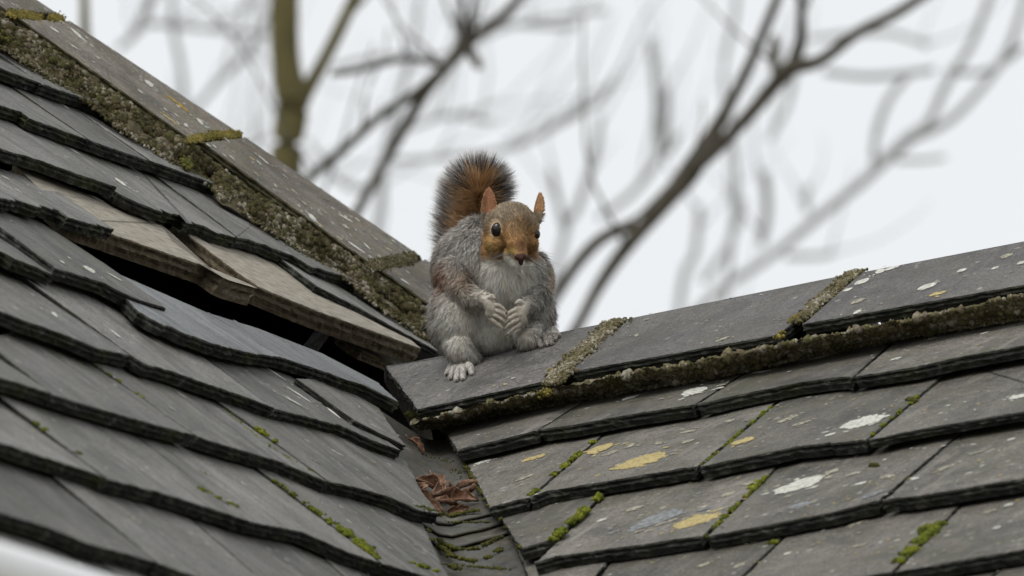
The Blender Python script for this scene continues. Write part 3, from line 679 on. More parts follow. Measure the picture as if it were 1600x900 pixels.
# ------------------------------------------------------------------ white gutter, lower left
def tube(pts, rad, sides=16, closed=False):
    V = []; F = []
    for i, p in enumerate(pts):
        a = pts[max(0, i - 1)]; b = pts[min(len(pts) - 1, i + 1)]; d = (b - a).normalized()
        s = d.cross(ZZ if abs(d.z) < .95 else Vector((1, 0, 0))).normalized(); t = s.cross(d)
        r = rad[i] if hasattr(rad, '__len__') else rad
        for k in range(sides):
            g = k / sides * 2 * math.pi; V.append(p + (s * math.cos(g) + t * math.sin(g)) * r)
    for i in range(len(pts) - 1):
        for k in range(sides):
            F.append([i * sides + k, i * sides + (k + 1) % sides, (i + 1) * sides + (k + 1) % sides, (i + 1) * sides + k])
    F.append(list(range(sides))[::-1]); F.append([(len(pts) - 1) * sides + k for k in range(sides)])
    return V, F
ga = CAM + ray(-80, 826 + 36) * 4.9; gb = CAM + ray(170, 902 + 36) * 5.2
V, F = tube([ga.lerp(gb, t / 8) for t in range(-14, 14)], .0158, 20)
tag(link("white_pipe", arr_mesh("white_pipe", [tuple(v) for v in V], F), M_WHITE), "blurred white rounded pipe at the lower left edge in front of the slates", "pipe")

# ------------------------------------------------------------------ ground
gm = bpy.data.meshes.new("ground"); gm.from_pydata([(-400, -400, 0), (400, -400, 0), (400, 900, 0), (-400, 900, 0)], [], [[0, 1, 2, 3]])
tag(link("ground", gm, M_GROUND), kind="structure")

# ------------------------------------------------------------------ trees
M_OBARK = noisy("olive_bark", [(.3, (.075, .065, .03)), (.6, (.13, .115, .05)), (.8, (.17, .15, .08))], 9., stretch=(1, 1, .3), bd=.01)
M_DBARK = noisy("dark_bark", [(.3, (.045, .04, .032)), (.7, (.10, .09, .07))], 9., bd=.01)
M_HAZEBARK = noisy("hazed_bark", [(.3, (.28, .29, .30)), (.7, (.40, .41, .42))], 9., bd=.01)  # distance haze put into the bark colour, paler than real bark
def smooth_path(pts, k=5):
    o = []
    n = len(pts)
    for i in range(n - 1):
        p0, p1, p2, p3 = (pts[max(0, i - 1)], pts[i], pts[i + 1], pts[min(n - 1, i + 2)])
        for j in range(k):
            t = j / k
            o.append(tuple(.5 * ((2 * b) + (-a + c) * t + (2 * a - 5 * b + 4 * c - d) * t * t + (-a + 3 * b - 3 * c + d) * t ** 3) for a, b, c, d in zip(p0, p1, p2, p3)))
    o.append(tuple(pts[-1])); return o
def limb(path, d, jit=.02, dz=None):
    """path: (px, py, half width px); returns tube geometry at distance d"""
    pts = smooth_path(path); P = []; R = []
    for i, (x, y, r) in enumerate(pts):
        dd = d + (dz[0] + (dz[1] - dz[0]) * i / len(pts) if dz else 0)
        p = CAM + ray(x, y) * dd; s = dd / FPX
        p += Vector((noise.noise(p * 1.7), noise.noise(p * 1.7 + Vector((9, 0, 0))), 0)) * jit
        P.append(p); R.append(max(r, .6) * (.72 if d > 45 else 1) * s * (1 + .05 * noise.noise(p * 4)))
    return P, R
def twigs(P, R, n, rnd, length, depth=2, ang=.7):
    out_ = []
    for _ in range(n):
        i = rnd.randrange(1, len(P) - 1); d = (P[i + 1] - P[i - 1]).normalized()
        side = Vector((rnd.uniform(-1, 1), rnd.uniform(-1, 1), rnd.uniform(-.3, 1))).normalized()
        q = (d * rnd.uniform(.3, 1) + side * ang + ZZ * .25).normalized(); r = min(R[i] * .5, .03) * rnd.uniform(.5, 1); L = length * rnd.uniform(.5, 1.2)
        pts = []; rr = []
        p = P[i].copy(); m = 6
        for k in range(m + 1):
            pts.append(p.copy()); rr.append(max(.003, r * (1 - .75 * k / m)))
            q = (q + Vector((rnd.uniform(-.25, .25), rnd.uniform(-.25, .25), rnd.uniform(-.12, .28)))).normalized(); p = p + q * L / m
        out_.append((pts, rr))
        if depth > 1: out_ += twigs(pts, rr, 3, rnd, L * .55, depth - 1, ang)
    return out_
def tree(label, d, trunk, limbs, bark, ntw=10, tl=.8, root=None, seed=1, tdepth=2, extra_base=1.5):
    d = d * 1.5; rnd = random.Random(seed)
    P, R = limb(trunk, d)
    g = Vector((P[0].x - (0 if root is None else root), P[0].y, -.1)); h = P[0].z
    low = []; lr = []
    for k in range(9):
        t = k / 9; low.append(g.lerp(P[0], t) + Vector((math.sin(t * 3) * .08, 0, 0))); lr.append(R[0] * (extra_base + .6 - (extra_base - .4) * t))
    TP, TR = low + P, lr + R
    T = empty("bare_tree", g, label=label, cat="tree", group="bare winter trees behind the roof")
    def put(nm, geo, mat):
        V = []; F = []
        for pp, rr in geo:
            v, f = tube(pp, rr, 8); k = len(V); V += v; F += [[i + k for i in q] for q in f]
        o = link(nm, arr_mesh(nm, [tuple(v) for v in V], F), mat); o.parent = T; o.matrix_parent_inverse = Matrix.Translation(g).inverted()
        return o
    put("trunk", [(TP, TR)], bark)
    tw = twigs(P, R, ntw, rnd, tl, tdepth)
    for L in limbs:
        lp, lr2 = limb(L, d, dz=(0, rnd.uniform(-.6, .6)))
        put("limb", [(lp, lr2)], bark); tw += twigs(lp, lr2, ntw, rnd, tl, tdepth)
    if tw: tag(put("twigs", tw, bark), kind="stuff")
tree("thick olive green trunk forking left of the squirrel's tail", 17, [(440, 420, 25), (449, 300, 24), (453, 230, 25), (462, 165, 28), (452, 100, 24), (447, 40, 22), (447, -60, 21)],
     [[(466, 175, 16), (490, 130, 12), (515, 80, 11), (550, 0, 10), (572, -50, 9)]], M_OBARK, 1, .5, seed=3, tdepth=1)
tree("dark thin crossing boughs between the olive trunk and the squirrel", 16, [(420, 520, 12), (500, 420, 9), (555, 330, 8), (590, 270, 8), (625, 215, 9), (665, 150, 9), (700, 105, 8), (722, 62, 7), (720, 10, 6), (715, -40, 6)],
     [[(430, 330, 8), (480, 277, 8), (530, 237, 8), (600, 178, 8), (650, 148, 8), (700, 105, 9), (740, 62, 9), (790, 20, 8), (835, -30, 7)], [(725, 62, 8), (745, 95, 8), (752, 105, 6)], [(700, 105, 6), (640, 92, 5), (560, 110, 5), (520, 115, 4)], [(735, 70, 6), (738, 10, 5), (742, -30, 5)]], M_DBARK, 2, .8, seed=5, tdepth=1)
tree("large forked branch rising to the upper right of the squirrel", 16, [(820, 640, 11), (895, 515, 9), (930, 450, 10), (975, 385, 12), (1040, 308, 15), (1075, 265, 18), (1130, 180, 10), (1170, 110, 9), (1200, 40, 8), (1230, -40, 7)],
     [[(1070, 268, 13), (1110, 240, 10), (1170, 180, 11), (1220, 122, 13), (1240, 105, 14), (1280, 95, 10), (1340, 50, 9), (1400, 20, 9), (1470, -25, 8)],
      [(830, 520, 8), (865, 463, 9), (900, 410, 10), (940, 370, 10), (990, 348, 10)], [(1240, 105, 8), (1250, 70, 9), (1252, 20, 7), (1248, -30, 6)], [(1215, 125, 7), (1212, 85, 8), (1215, 60, 6)]], M_DBARK, 1, .8, seed=8, tdepth=1)
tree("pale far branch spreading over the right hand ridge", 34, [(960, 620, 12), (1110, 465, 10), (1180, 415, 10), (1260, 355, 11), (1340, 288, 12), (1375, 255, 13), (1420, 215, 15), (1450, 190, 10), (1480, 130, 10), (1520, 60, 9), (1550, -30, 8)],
     [[(1415, 218, 12), (1480, 190, 10), (1530, 140, 9), (1570, 80, 9), (1592, 20, 8), (1600, -20, 8)], [(1365, 262, 8), (1366, 215, 9), (1385, 160, 9), (1420, 115, 8)], [(1290, 112, 8), (1360, 120, 8), (1460, 108, 8)], [(1400, 250, 6), (1440, 250, 6), (1475, 245, 6)], [(1480, 110, 8), (1540, 110, 7), (1600, 70, 7)]], M_HAZEBARK, 0, 1.2, seed=11, tdepth=1)
tree("slim green trunk at the upper left edge above the hip", 17, [(150, 160, 8), (138, 60, 8), (136, 0, 7), (134, -60, 7)], [], M_OBARK, 1, .5, seed=13)
# far trees: branches paled in colour to imitate haze
def far(label, d, stem, limbs, seed, ntw=12, tl=3.0): tree(label, d, stem, limbs, M_HAZEBARK, max(1, int(ntw / 1.8)), tl * .7, seed=seed, tdepth=1)
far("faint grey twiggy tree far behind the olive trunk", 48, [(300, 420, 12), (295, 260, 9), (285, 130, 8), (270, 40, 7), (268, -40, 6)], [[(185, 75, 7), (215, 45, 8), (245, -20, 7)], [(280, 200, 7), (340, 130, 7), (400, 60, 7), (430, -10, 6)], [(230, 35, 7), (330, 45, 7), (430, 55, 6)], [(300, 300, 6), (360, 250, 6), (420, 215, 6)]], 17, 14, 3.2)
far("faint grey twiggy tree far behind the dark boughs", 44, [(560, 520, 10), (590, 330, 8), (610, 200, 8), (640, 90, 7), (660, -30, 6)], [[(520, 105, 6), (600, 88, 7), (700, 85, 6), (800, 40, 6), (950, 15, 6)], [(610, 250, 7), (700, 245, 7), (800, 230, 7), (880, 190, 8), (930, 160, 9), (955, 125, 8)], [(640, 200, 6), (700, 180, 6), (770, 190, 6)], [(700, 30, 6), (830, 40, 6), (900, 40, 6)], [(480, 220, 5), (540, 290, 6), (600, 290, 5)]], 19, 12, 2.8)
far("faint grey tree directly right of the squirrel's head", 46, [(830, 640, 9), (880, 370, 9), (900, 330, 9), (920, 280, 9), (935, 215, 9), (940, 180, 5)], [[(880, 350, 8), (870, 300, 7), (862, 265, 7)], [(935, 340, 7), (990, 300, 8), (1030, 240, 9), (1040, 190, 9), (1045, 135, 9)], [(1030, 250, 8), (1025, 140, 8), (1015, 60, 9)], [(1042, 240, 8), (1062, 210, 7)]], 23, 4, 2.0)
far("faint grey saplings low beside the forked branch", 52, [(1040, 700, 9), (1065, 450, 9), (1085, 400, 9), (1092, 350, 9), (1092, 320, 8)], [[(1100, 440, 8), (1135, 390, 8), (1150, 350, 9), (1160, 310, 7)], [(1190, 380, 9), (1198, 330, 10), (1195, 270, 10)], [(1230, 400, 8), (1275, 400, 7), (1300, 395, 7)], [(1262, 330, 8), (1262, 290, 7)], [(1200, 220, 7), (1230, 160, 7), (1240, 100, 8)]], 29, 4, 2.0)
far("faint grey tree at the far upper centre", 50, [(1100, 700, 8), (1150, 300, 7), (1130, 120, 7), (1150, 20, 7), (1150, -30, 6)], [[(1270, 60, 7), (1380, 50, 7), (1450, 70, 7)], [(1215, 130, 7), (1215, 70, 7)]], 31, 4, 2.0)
# ------------------------------------------------------------------ squirrel
from mathutils.bvhtree import BVHTree
P0 = PR.at(705, 590, HR_); DS = (P0 - CAM).dot(FW); MM = DS / FPX
UPn = -UP
def S(x, y, z=0.0):
    return CAM + ray(705, 590) * DS + RT * ((x - 705) * MM) + UPn * ((y - 590) * MM) - FW * (z * MM)
def Sinv(p):
    q = p - P0; return (705 + q.dot(RT) / MM, 590 + q.dot(UPn) / MM, -q.dot(FW) / MM)
def onr(px, py, h):       # local coordinates of a point standing h px above the ridge tile
    return Sinv(PR.at(px, py, HR_ + h * MM))
def ico_np(sub):
    b_ = bmesh.new(); bmesh.ops.create_icosphere(b_, subdivisions=sub, radius=1)
    v = np.array([tuple(q.co) for q in b_.verts]); f = np.array([[q.index for q in t.verts] for t in b_.faces]); b_.free(); return v, f
ICO = {2: ico_np(2), 4: ico_np(4)}
class Blob:
    def __init__(s): s.V = []; s.F = []; s.n = 0
    def add(s, V, F): V = np.asarray(V, dtype=float); s.V.append(V); s.F.append(np.asarray(F) + s.n); s.n += len(V)
def spheres(bm, chain, step=.3):
    for a, b in zip(chain, chain[1:]):
        L = math.dist(a[:3], b[:3]); k = max(1, int(L / (max(2., min(a[3], b[3])) * step)))
        for i in range(k + 1):
            t = i / k; c = np.array(a) * (1 - t) + np.array(b) * t
            bm.add(ICO[2][0] * c[3] + c[:3], ICO[2][1])
def ell(bm, c, r): bm.add(ICO[4][0] * np.array(r) + np.array(c), ICO[4][1])
def remesh(B_, voxel, smooth, it):
    me = arr_mesh("tmp", np.vstack(B_.V), np.vstack(B_.F))
    o = bpy.data.objects.new("tmp", me); COL.objects.link(o)
    m = o.modifiers.new("r", 'REMESH'); m.mode = 'VOXEL'; m.voxel_size = voxel
    m = o.modifiers.new("s", 'SMOOTH'); m.factor = smooth; m.iterations = it
    dg = bpy.context.evaluated_depsgraph_get(); dg.update()
    r = bpy.data.meshes.new_from_object(o.evaluated_get(dg)); bpy.data.objects.remove(o); return r
B = Blob()
for c, r in [((768, 478, -98), (92, 74, 64)), ((752, 420, -108), (76, 72, 62)), ((795, 436, -66), (54, 60, 44)), ((794, 398, -62), (45, 36, 42)),
             ((714, 498, -66), (42, 58, 48)), ((833, 492, -84), (32, 46, 42)), ((770, 518, -88), (70, 34, 52)), ((829, 438, -88), (32, 46, 44)),
             ((799, 355, -34), (42, 39, 42)), ((781, 380, -20), (22, 19, 24)), ((822, 382, -24), (18, 19, 22)), ((745, 368, -110), (30, 30, 34)), ((718, 400, -105), (34, 34, 40))]: ell(B, c, r)
spheres(B, [(803, 366, -6, 22), (809, 384, 16, 14.5), (813, 399, 31, 10)])
spheres(B, [(803, 398, 4, 15), (809, 411, 22, 9)])
spheres(B, [(708, 425, -62, 25), (722, 454, -36, 21), (739, 470, -14, 15), (754, 468, -2, 10)])
spheres(B, [(843, 432, -74, 18), (844, 462, -42, 16), (836, 478, -18, 13), (825, 474, -6, 9.5)])
hl_, hr_ = onr(737, 561, 8), onr(822, 537, 8)
spheres(B, [(712, 522, -62, 30), (718, 542, hl_[2] + 12, 19), (*hl_, 11)])
spheres(B, [(828, 512, -82, 26), (826, 528, hr_[2] + 10, 16), (*hr_, 9)])
core = remesh(B, 2.2, .5, 9)
core.calc_loop_triangles(); cv = np.empty(len(core.vertices) * 3); core.vertices.foreach_get('co', cv); ct_ = np.empty(len(core.loop_triangles) * 3, dtype=np.int32); core.loop_triangles.foreach_get('vertices', ct_)
B = Blob(); B.add(cv.reshape(-1, 3), ct_.reshape(-1, 3))
# ears: cupped shells
def ear(base, tip, wdir, ndir, Wd, cup, th=3.0):
    base, tip, wdir, ndir = map(Vector, (base, tip, wdir, ndir)); NU, NV = 18, 12; G = []; Q = []
    for sgn in (0, 1):
        for i in range(NU):
            u = i / (NU - 1); pr = (math.sin(math.pi * (.24 + .76 * u)) ** .62) if u < 1 else 0
            for j in range(NV):
                v = j / (NV - 1) * 2 - 1
                edge = (1 - .7 * max(abs(v) ** 4, u ** 6))
                G.append(tuple(base.lerp(tip, u) + wdir * v * Wd * pr + ndir * (cup * v * v * pr + (th * edge * (.5 - sgn)))))
    n = NU * NV
    def q(a, b, c, d): Q.append((a, b, c)); Q.append((a, c, d))
    for i in range(NU - 1):
        for j in range(NV - 1):
            a = i * NV + j; q(a, a + 1, a + NV + 1, a + NV); q(n + a, n + a + NV, n + a + NV + 1, n + a + 1)
        for j in (0, NV - 1):
            a = i * NV + j; b = a + NV; q(*((a, b, n + b, n + a) if j == 0 else (a, n + a, n + b, b)))
    for j in range(NV - 1):
        a = j; q(a, n + a, n + a + 1, a + 1); a = (NU - 1) * NV + j; q(a, a + 1, n + a + 1, n + a)
    B.add(G, Q)
ear((767, 352, -38), (764, 291, -46), (1, .02, .25), (-.15, .1, 1), 13.5, 10)
ear((835, 348, -42), (844, 299, -50), (.62, .1, .75), (.8, 0, -.5), 12.5, 7)
FT = []   # finger / toe tips (position, direction)
def finger(chain, claw=4.5):
    chain = [(*c[:3], c[3] * .86) for c in chain]
    spheres(B, chain, .25); a, b = Vector(chain[-2][:3]), Vector(chain[-1][:3]); FT.append((b, (b - a).normalized(), chain[-1][3]))
spheres(B, [(752, 467, -4, 11), (760, 470, 3, 9.5), (768, 482, 8, 9.5), (766, 489, 8, 8)])
for c in ([(768, 476, 10, 4.2), (779, 477, 15, 3.6), (785, 481, 16, 3.1), (789, 486, 15, 2.4)], [(769, 484, 11, 4.2), (780, 486, 16, 3.6), (786, 490, 17, 3.1), (790, 495, 15, 2.4)],
          [(767, 490, 11, 4.2), (778, 495, 16, 3.6), (784, 499, 17, 3.1), (789, 504, 15, 2.4)], [(764, 494, 9, 4.0), (773, 503, 14, 3.4), (779, 507, 15, 3.0), (784, 512, 14, 2.4)]): finger(c)
finger([(762, 466, 8, 4), (768, 462, 12, 3.4), (772, 465, 14, 2.6)])
spheres(B, [(827, 474, -8, 10), (822, 477, -1, 9.5), (813, 491, 7, 9.5), (815, 498, 7, 8)])
for c in ([(812, 482, 9, 4.2), (803, 485, 14, 3.6), (797, 488, 15, 3.1), (793, 493, 14, 2.4)], [(811, 489, 11, 4.2), (802, 494, 16, 3.6), (796, 498, 17, 3.1), (791, 503, 15, 2.4)],
          [(813, 497, 11, 4.2), (803, 502, 16, 3.6), (796, 507, 17, 3.1), (791, 512, 15, 2.4)], [(816, 503, 9, 4.0), (806, 511, 14, 3.4), (800, 515, 15, 3.0), (795, 520, 14, 2.4)]): finger(c)
finger([(819, 474, 5, 4), (812, 470, 9, 3.4), (808, 473, 11, 2.6)])
def foot(heel, ball, toes, r):
    spheres(B, [(*onr(*heel, 8), r * .9), (*onr(*ball, 8), r * .85)], .2)
    for (a, k, t) in toes: finger([(*onr(*a, 8), 5.6), (*onr(*k, 9), 5.0), (*onr(*t, 4), 3.6)])
foot((738, 561), (722, 569), [((716, 570), (706, 570), (698, 583)), ((718, 572), (709, 575), (704, 590)), ((721, 574), (716, 578), (713, 593)), ((725, 573), (724, 578), (723, 591)), ((732, 570), (735, 575), (737, 583))], 9)
foot((822, 537), (838, 530), [((842, 529), (850, 526), (855, 538)), ((844, 526), (857, 521), (862, 536)), ((845, 523), (862, 517), (868, 530)), ((846, 521), (865, 514), (873, 524)), ((836, 534), (841, 533), (846, 540))], 8)
body = remesh(B, 1.25, .4, 2)
# a clean numpy copy in local px coordinates
nv = len(body.vertices); BV = np.empty(nv * 3); body.vertices.foreach_get('co', BV); BV = BV.reshape(-1, 3)
body.calc_loop_triangles(); T3 = np.empty(len(body.loop_triangles) * 3, dtype=np.int32); body.loop_triangles.foreach_get('vertices', T3); T3 = T3.reshape(-1, 3)
BN = np.empty(nv * 3); body.vertex_normals.foreach_get('vector', BN); BN = BN.reshape(-1, 3)
bvh = BVHTree.FromPolygons([Vector(v) for v in BV], [tuple(t) for t in T3])
Rw = np.array([list(RT), list(UPn), list(-FW)])      # rows: local axes in world
O = np.array(P0)
def toW(P): return O + (np.asarray(P) - np.array([705, 590, 0])) * MM @ Rw
def dirW(D): return D @ Rw
def g(P, c, r):
    d = (P - np.array(c)) / np.array(r); return np.exp(-(d * d).sum(1))
def sstep(x, a, b): t = np.clip((x - a) / (b - a), 0, 1); return t * t * (3 - 2 * t)
def mixn(A, Bc, f): return A * (1 - f[:, None]) + np.asarray(Bc) * f[:, None]
def furcol(P):
    x, y, z = P.T
    C = np.tile(np.array([.54, .50, .455]), (len(P), 1))                      # grey coat
    C = mixn(C, (.74, .72, .69), g(P, (745, 395, -60), (40, 40, 80)) * .6)
    C = mixn(C, (1., .97, .89), np.clip(g(P, (790, 440, 0), (38, 48, 90)) * 2.1, 0, 1))         # chest
    C = mixn(C, (1., .97, .89), np.clip(g(P, (752, 506, -30), (60, 54, 80)) * 2.3, 0, 1))       # belly
    C = mixn(C, (.44, .22, .12), np.clip(g(P, (688, 435, -60), (17, 22, 60)) * 1.1, 0, .8))      # rusty flanks
    C = mixn(C, (.50, .32, .16), np.clip(g(P, (860, 436, -60), (8, 17, 70)) * 1.1, 0, .75))
    C = mixn(C, (.48, .32, .20), np.clip(g(P, (722, 440, -20), (16, 22, 40)) * .9, 0, .7))
    C = mixn(C, (.60, .54, .45), np.clip(g(P, (735, 470, -10), (24, 20, 30)), 0, .8))
    C = mixn(C, (.58, .56, .52), np.clip(g(P, (840, 470, -30), (24, 26, 40)), 0, .8))
    head = sstep(-y, -412, -398) * sstep(x, 748, 758) * sstep(z, -75, -60)
    Hc = np.tile(np.array([.36, .29, .205]), (len(P), 1))                    # crown
    Hc = mixn(Hc, (.60, .33, .12), np.clip(sstep(y, 345, 372), 0, 1) * .9)
    Hc = mixn(Hc, (.76, .48, .20), np.clip(g(P, (772, 382, 0), (20, 14, 40)) * 1.3, 0, 1))
    Hc = mixn(Hc, (.30, .18, .08), np.clip(g(P, (812, 360, 10), (18, 20, 50)) * 1.2, 0, .8))
    Hc = mixn(Hc, (.20, .09, .035), np.clip(g(P, (812, 386, 30), (8, 9, 50)) * 1.6, 0, .9))
    Hc = mixn(Hc, (.24, .11, .04), np.clip(g(P, (793, 388, 20), (7, 4, 50)) * 1.3, 0, .8))
    Hc = mixn(Hc, (.24, .12, .05), np.clip(g(P, (832, 388, 10), (7, 6, 50)) * 1.2, 0, .8))
    Hc = mixn(Hc, (.30, .17, .075), np.clip(g(P, (757, 385, 0), (6, 16, 60)), 0, .7))
    Hc = mixn(Hc, (.05, .03, .02), np.clip(g(P, (806, 416, 26), (12, 1.6, 50)) * 1.1, 0, .8))
    Hc = mixn(Hc, (.25, .14, .06), np.clip(g(P, (788, 368, 10), (7, 14, 40)) * .9, 0, .6))
    Hc = mixn(Hc, (.85, .58, .20), np.clip(g(P, (799, 396, 30), (8, 7, 30)) * 1.3, 0, .9))
    Hc = mixn(Hc, (.80, .74, .64), np.clip(g(P, (792, 408, 20), (16, 8, 50)) * 1.6, 0, 1))
    Hc = mixn(Hc, (.80, .74, .64), np.clip(g(P, (826, 414, 20), (14, 8, 50)) * 1.4, 0, 1))
    C = C * (1 - head[:, None]) + Hc * head[:, None]
    er = np.hypot((x - 776.0) / 11.0, (y - 358.8) / 13.2)
    C = mixn(C, (.80, .60, .40), (1 - sstep(er, .98, 1.12)) * (z > -50))        # pale eye ring
    ears = ((y < 332) & (x < 780) & (x > 750) & (z > -75) & (z < -28) & (y > 285)) | ((y < 332) & (x > 828) & (z > -80))
    C = mixn(C, (.52, .29, .14), ears * .9)
    paw = np.clip(g(P, (776, 487, 12), (18, 24, 20)) + g(P, (806, 495, 12), (18, 26, 20)), 0, 1)
    C = mixn(C, (.78, .72, .63), np.clip(paw * 1.6, 0, 1))
    feet = (((x < 748) & (y > 562)) | ((x > 838) & (y > 510) & (z < -20))) * 1.0
    C = mixn(C, (.80, .775, .73), feet * .9)
    return C
# pose the skin
skin = arr_mesh("squirrel", toW(BV), T3[:, ::-1].copy()); skin.materials.clear()
def colattr(me, C):
    a = me.color_attributes.new("Col", 'FLOAT_COLOR', 'POINT'); a.data.foreach_set('color', np.hstack([np.clip(C, 0, 1), np.ones((len(C), 1))]).astype(np.float32).ravel())
def fur_material(name, rough=.7, sheen=.0):
    m, n, b = new_mat(name, rough, .25)
    a = n.nodes.new('ShaderNodeVertexColor'); a.layer_name = "Col"; n.links.new(a.outputs[0], b.inputs['Base Color'])
    b.inputs['Sheen Weight'].default_value = sheen
    return m
def translucent(m, f=.35):
    n = m.node_tree; b = n.nodes['Principled BSDF']; a = b.inputs['Base Color'].links[0].from_socket
    t = n.nodes.new('ShaderNodeBsdfTranslucent'); n.links.new(a, t.inputs[0]); x = n.nodes.new('ShaderNodeMixShader'); x.inputs[0].default_value = f
    n.links.new(b.outputs[0], x.inputs[1]); n.links.new(t.outputs[0], x.inputs[2]); n.links.new(x.outputs[0], n.nodes['Material Output'].inputs[0]); return m
M_SKIN = fur_material("squirrel_skin"); M_FUR = translucent(fur_material("squirrel_fur", .6))
inner = (BV[:, 0] > 757) & (BV[:, 0] < 776) & (BV[:, 1] < 340) & (BV[:, 2] > -45) & (BN[:, 2] > .3)
SCc = furcol(BV) * .75
tips = np.zeros(nv)
SCc = mixn(SCc, (.30, .125, .075), inner * .9)
colattr(skin, SCc)
sq = link("squirrel", skin, M_SKIN, None, Matrix.Identity(4))
tag(sq, "grey squirrel with orange face sitting upright on the slate ridge holding its paws together", "squirrel")
def child(name, me, mat): return link(name, me, mat, sq)
# ---- fur strands
def strands(name, R0, N, D, L, Wd, Cr, Ct, curl, seed, TS4=(-.05, .4, .75, 1.)):
    """flat tapered hair blades: roots R0, skin normals N, directions D, lengths L (px), root/tip colours"""
    n = len(R0); r = np.random.default_rng(seed)
    side = np.cross(D, N); side /= np.linalg.norm(side, axis=1, keepdims=True) + 1e-9
    up = np.cross(side, D); a = r.normal(0, .6, n)[:, None]
    side = side * np.cos(a) + up * np.sin(a)
    bend = (curl * L)[:, None] * .28
    q = [R0 + D * L[:, None] * t + (np.array([[0, 1, 0]]) * bend) * t * t for t in TS4]
    ws = (1.0, .85, .5)
    V = np.stack([q[0] - side * Wd[:, None] * .5, q[0] + side * Wd[:, None] * .5, q[1] - side * Wd[:, None] * .5 * ws[1], q[1] + side * Wd[:, None] * .5 * ws[1],
                  q[2] - side * Wd[:, None] * .5 * ws[2], q[2] + side * Wd[:, None] * .5 * ws[2], q[3]], 1).reshape(-1, 3)
    base = (np.arange(n) * 7)[:, None]
    F = np.concatenate([base + np.array([[a_, b_, c_]]) for a_, b_, c_ in ((0, 1, 3), (0, 3, 2), (2, 3, 5), (2, 5, 4), (4, 5, 6))])
    fn = np.cross(side, D); flip = (fn * N).sum(1) < 0
    F = F.reshape(5, n, 3); F[:, flip] = F[:, flip][:, :, ::-1]; F = F.transpose(1, 0, 2).reshape(-1, 3)
    me = arr_mesh(name, toW(V), F[:, ::-1].copy())
    ts = [0, 0, TS4[1], TS4[1], TS4[2], TS4[2], 1.]
    C = np.stack([Cr(t) if callable(Cr) else Cr * (1 - t) + Ct * t for t in ts], 1).reshape(-1, 3)
    colattr(me, C)
    NN = np.repeat(N * .75 + D * .1 + r.normal(0, .12, (n, 3)), 7, axis=0); NN /= np.linalg.norm(NN, axis=1, keepdims=True)
    me.normals_split_custom_set_from_vertices([tuple(v) for v in dirW(NN)])
    return me
A = BV[T3[:, 0]]; B2 = BV[T3[:, 1]]; C2 = BV[T3[:, 2]]
ar = np.linalg.norm(np.cross(B2 - A, C2 - A), axis=1); cen = (A + B2 + C2) / 3
headm = (cen[:, 1] < 415) & (cen[:, 0] > 750) & (cen[:, 2] > -75)
smallm = ((cen[:, 1] > 460) & (cen[:, 1] < 525) & (cen[:, 2] > 3)) | ((cen[:, 0] < 748) & (cen[:, 1] > 560)) | ((cen[:, 0] > 838) & (cen[:, 1] > 508))
front = (BN[T3[:, 0]][:, 2] > -.25)
wgt = ar * np.where(headm, 1.7, 1.0) * np.where(smallm, 2.2, 1.0) * np.where(front, 1.0, .35)
NH = 125000
ti = rng.choice(len(T3), NH, p=wgt / wgt.sum()); u1, u2 = rng.random(NH), rng.random(NH); s1 = np.sqrt(u1)
bc = np.stack([1 - s1, s1 * (1 - u2), s1 * u2], 1)
R0 = A[ti] * bc[:, :1] + B2[ti] * bc[:, 1:2] + C2[ti] * bc[:, 2:]
N0 = BN[T3[ti, 0]] * bc[:, :1] + BN[T3[ti, 1]] * bc[:, 1:2] + BN[T3[ti, 2]] * bc[:, 2:]; N0 /= np.linalg.norm(N0, axis=1, keepdims=True)
hm, sm_ = headm[ti], smallm[ti]
nose = np.array([814, 400, 45])
comb = np.tile(np.array([0., 1., .12]), (NH, 1)); comb[:, 0] = (R0[:, 0] - 768) / 160
armL = g(R0, (738, 468, -15), (30, 26, 30)) > .4; comb[armL] = (.9, .5, .3)
armR = g(R0, (838, 470, -30), (26, 26, 30)) > .4; comb[armR] = (-.7, .7, .3)
comb[hm] = (R0 - nose)[hm] + np.array([0, -4., 0]); 
fin = sm_ & (R0[:, 1] < 530) & (R0[:, 2] > 3); comb[fin] = np.where((R0[fin, 0] < 791)[:, None], (.8, .6, 0), (-.8, .6, 0))
comb /= np.linalg.norm(comb, axis=1, keepdims=True)
ct = comb - N0 * (comb * N0).sum(1)[:, None]; ct /= np.linalg.norm(ct, axis=1, keepdims=True) + 1e-6
x, y, z = R0.T
Ln = np.full(NH, 11.5); Ln[hm] = 6.0; Ln = np.where(hm & (R0[:, 2] > 10), 3.2, Ln)
Ln = np.where(g(R0, (778, 450, -20), (60, 110, 60)) > .3, np.maximum(Ln, 11), Ln); Ln[hm] = np.minimum(Ln[hm], 6.5)
earm = (y < 335) & ((x < 780) | (x > 826)) & hm; Ln[earm] = 2.6
Ln[sm_] = 3.4; wri = g(R0, (752, 468, -4), (16, 14, 20)) + g(R0, (828, 474, -8), (16, 14, 20)); Ln *= 1 - .5 * np.clip(wri, 0, 1)
er = np.hypot((x - 776) / 9.5, (y - 358.5) / 11.8); keep = ~((er < 1.0) & (z > -50))
er2 = np.hypot((y - 366) / 9, (z + 22) / 9); keep &= ~((er2 < 1.0) & (x > 832) & hm)
nz_ = np.hypot((x - 814) / 8.0, (y - 404) / 6.5); keep &= ~((nz_ < 1.0) & (z > 25))
keep &= ~((x > 758) & (x < 773) & (y < 335) & (N0[:, 2] > .35) & (z < -25) & (rng.random(NH) < .72))
Ln *= rng.uniform(.6, 1.25, NH)
clf = np.array([tuple(noise.noise_vector(Vector((a * .11, b * .07, c * .11)))) for a, b, c in R0]) * .55
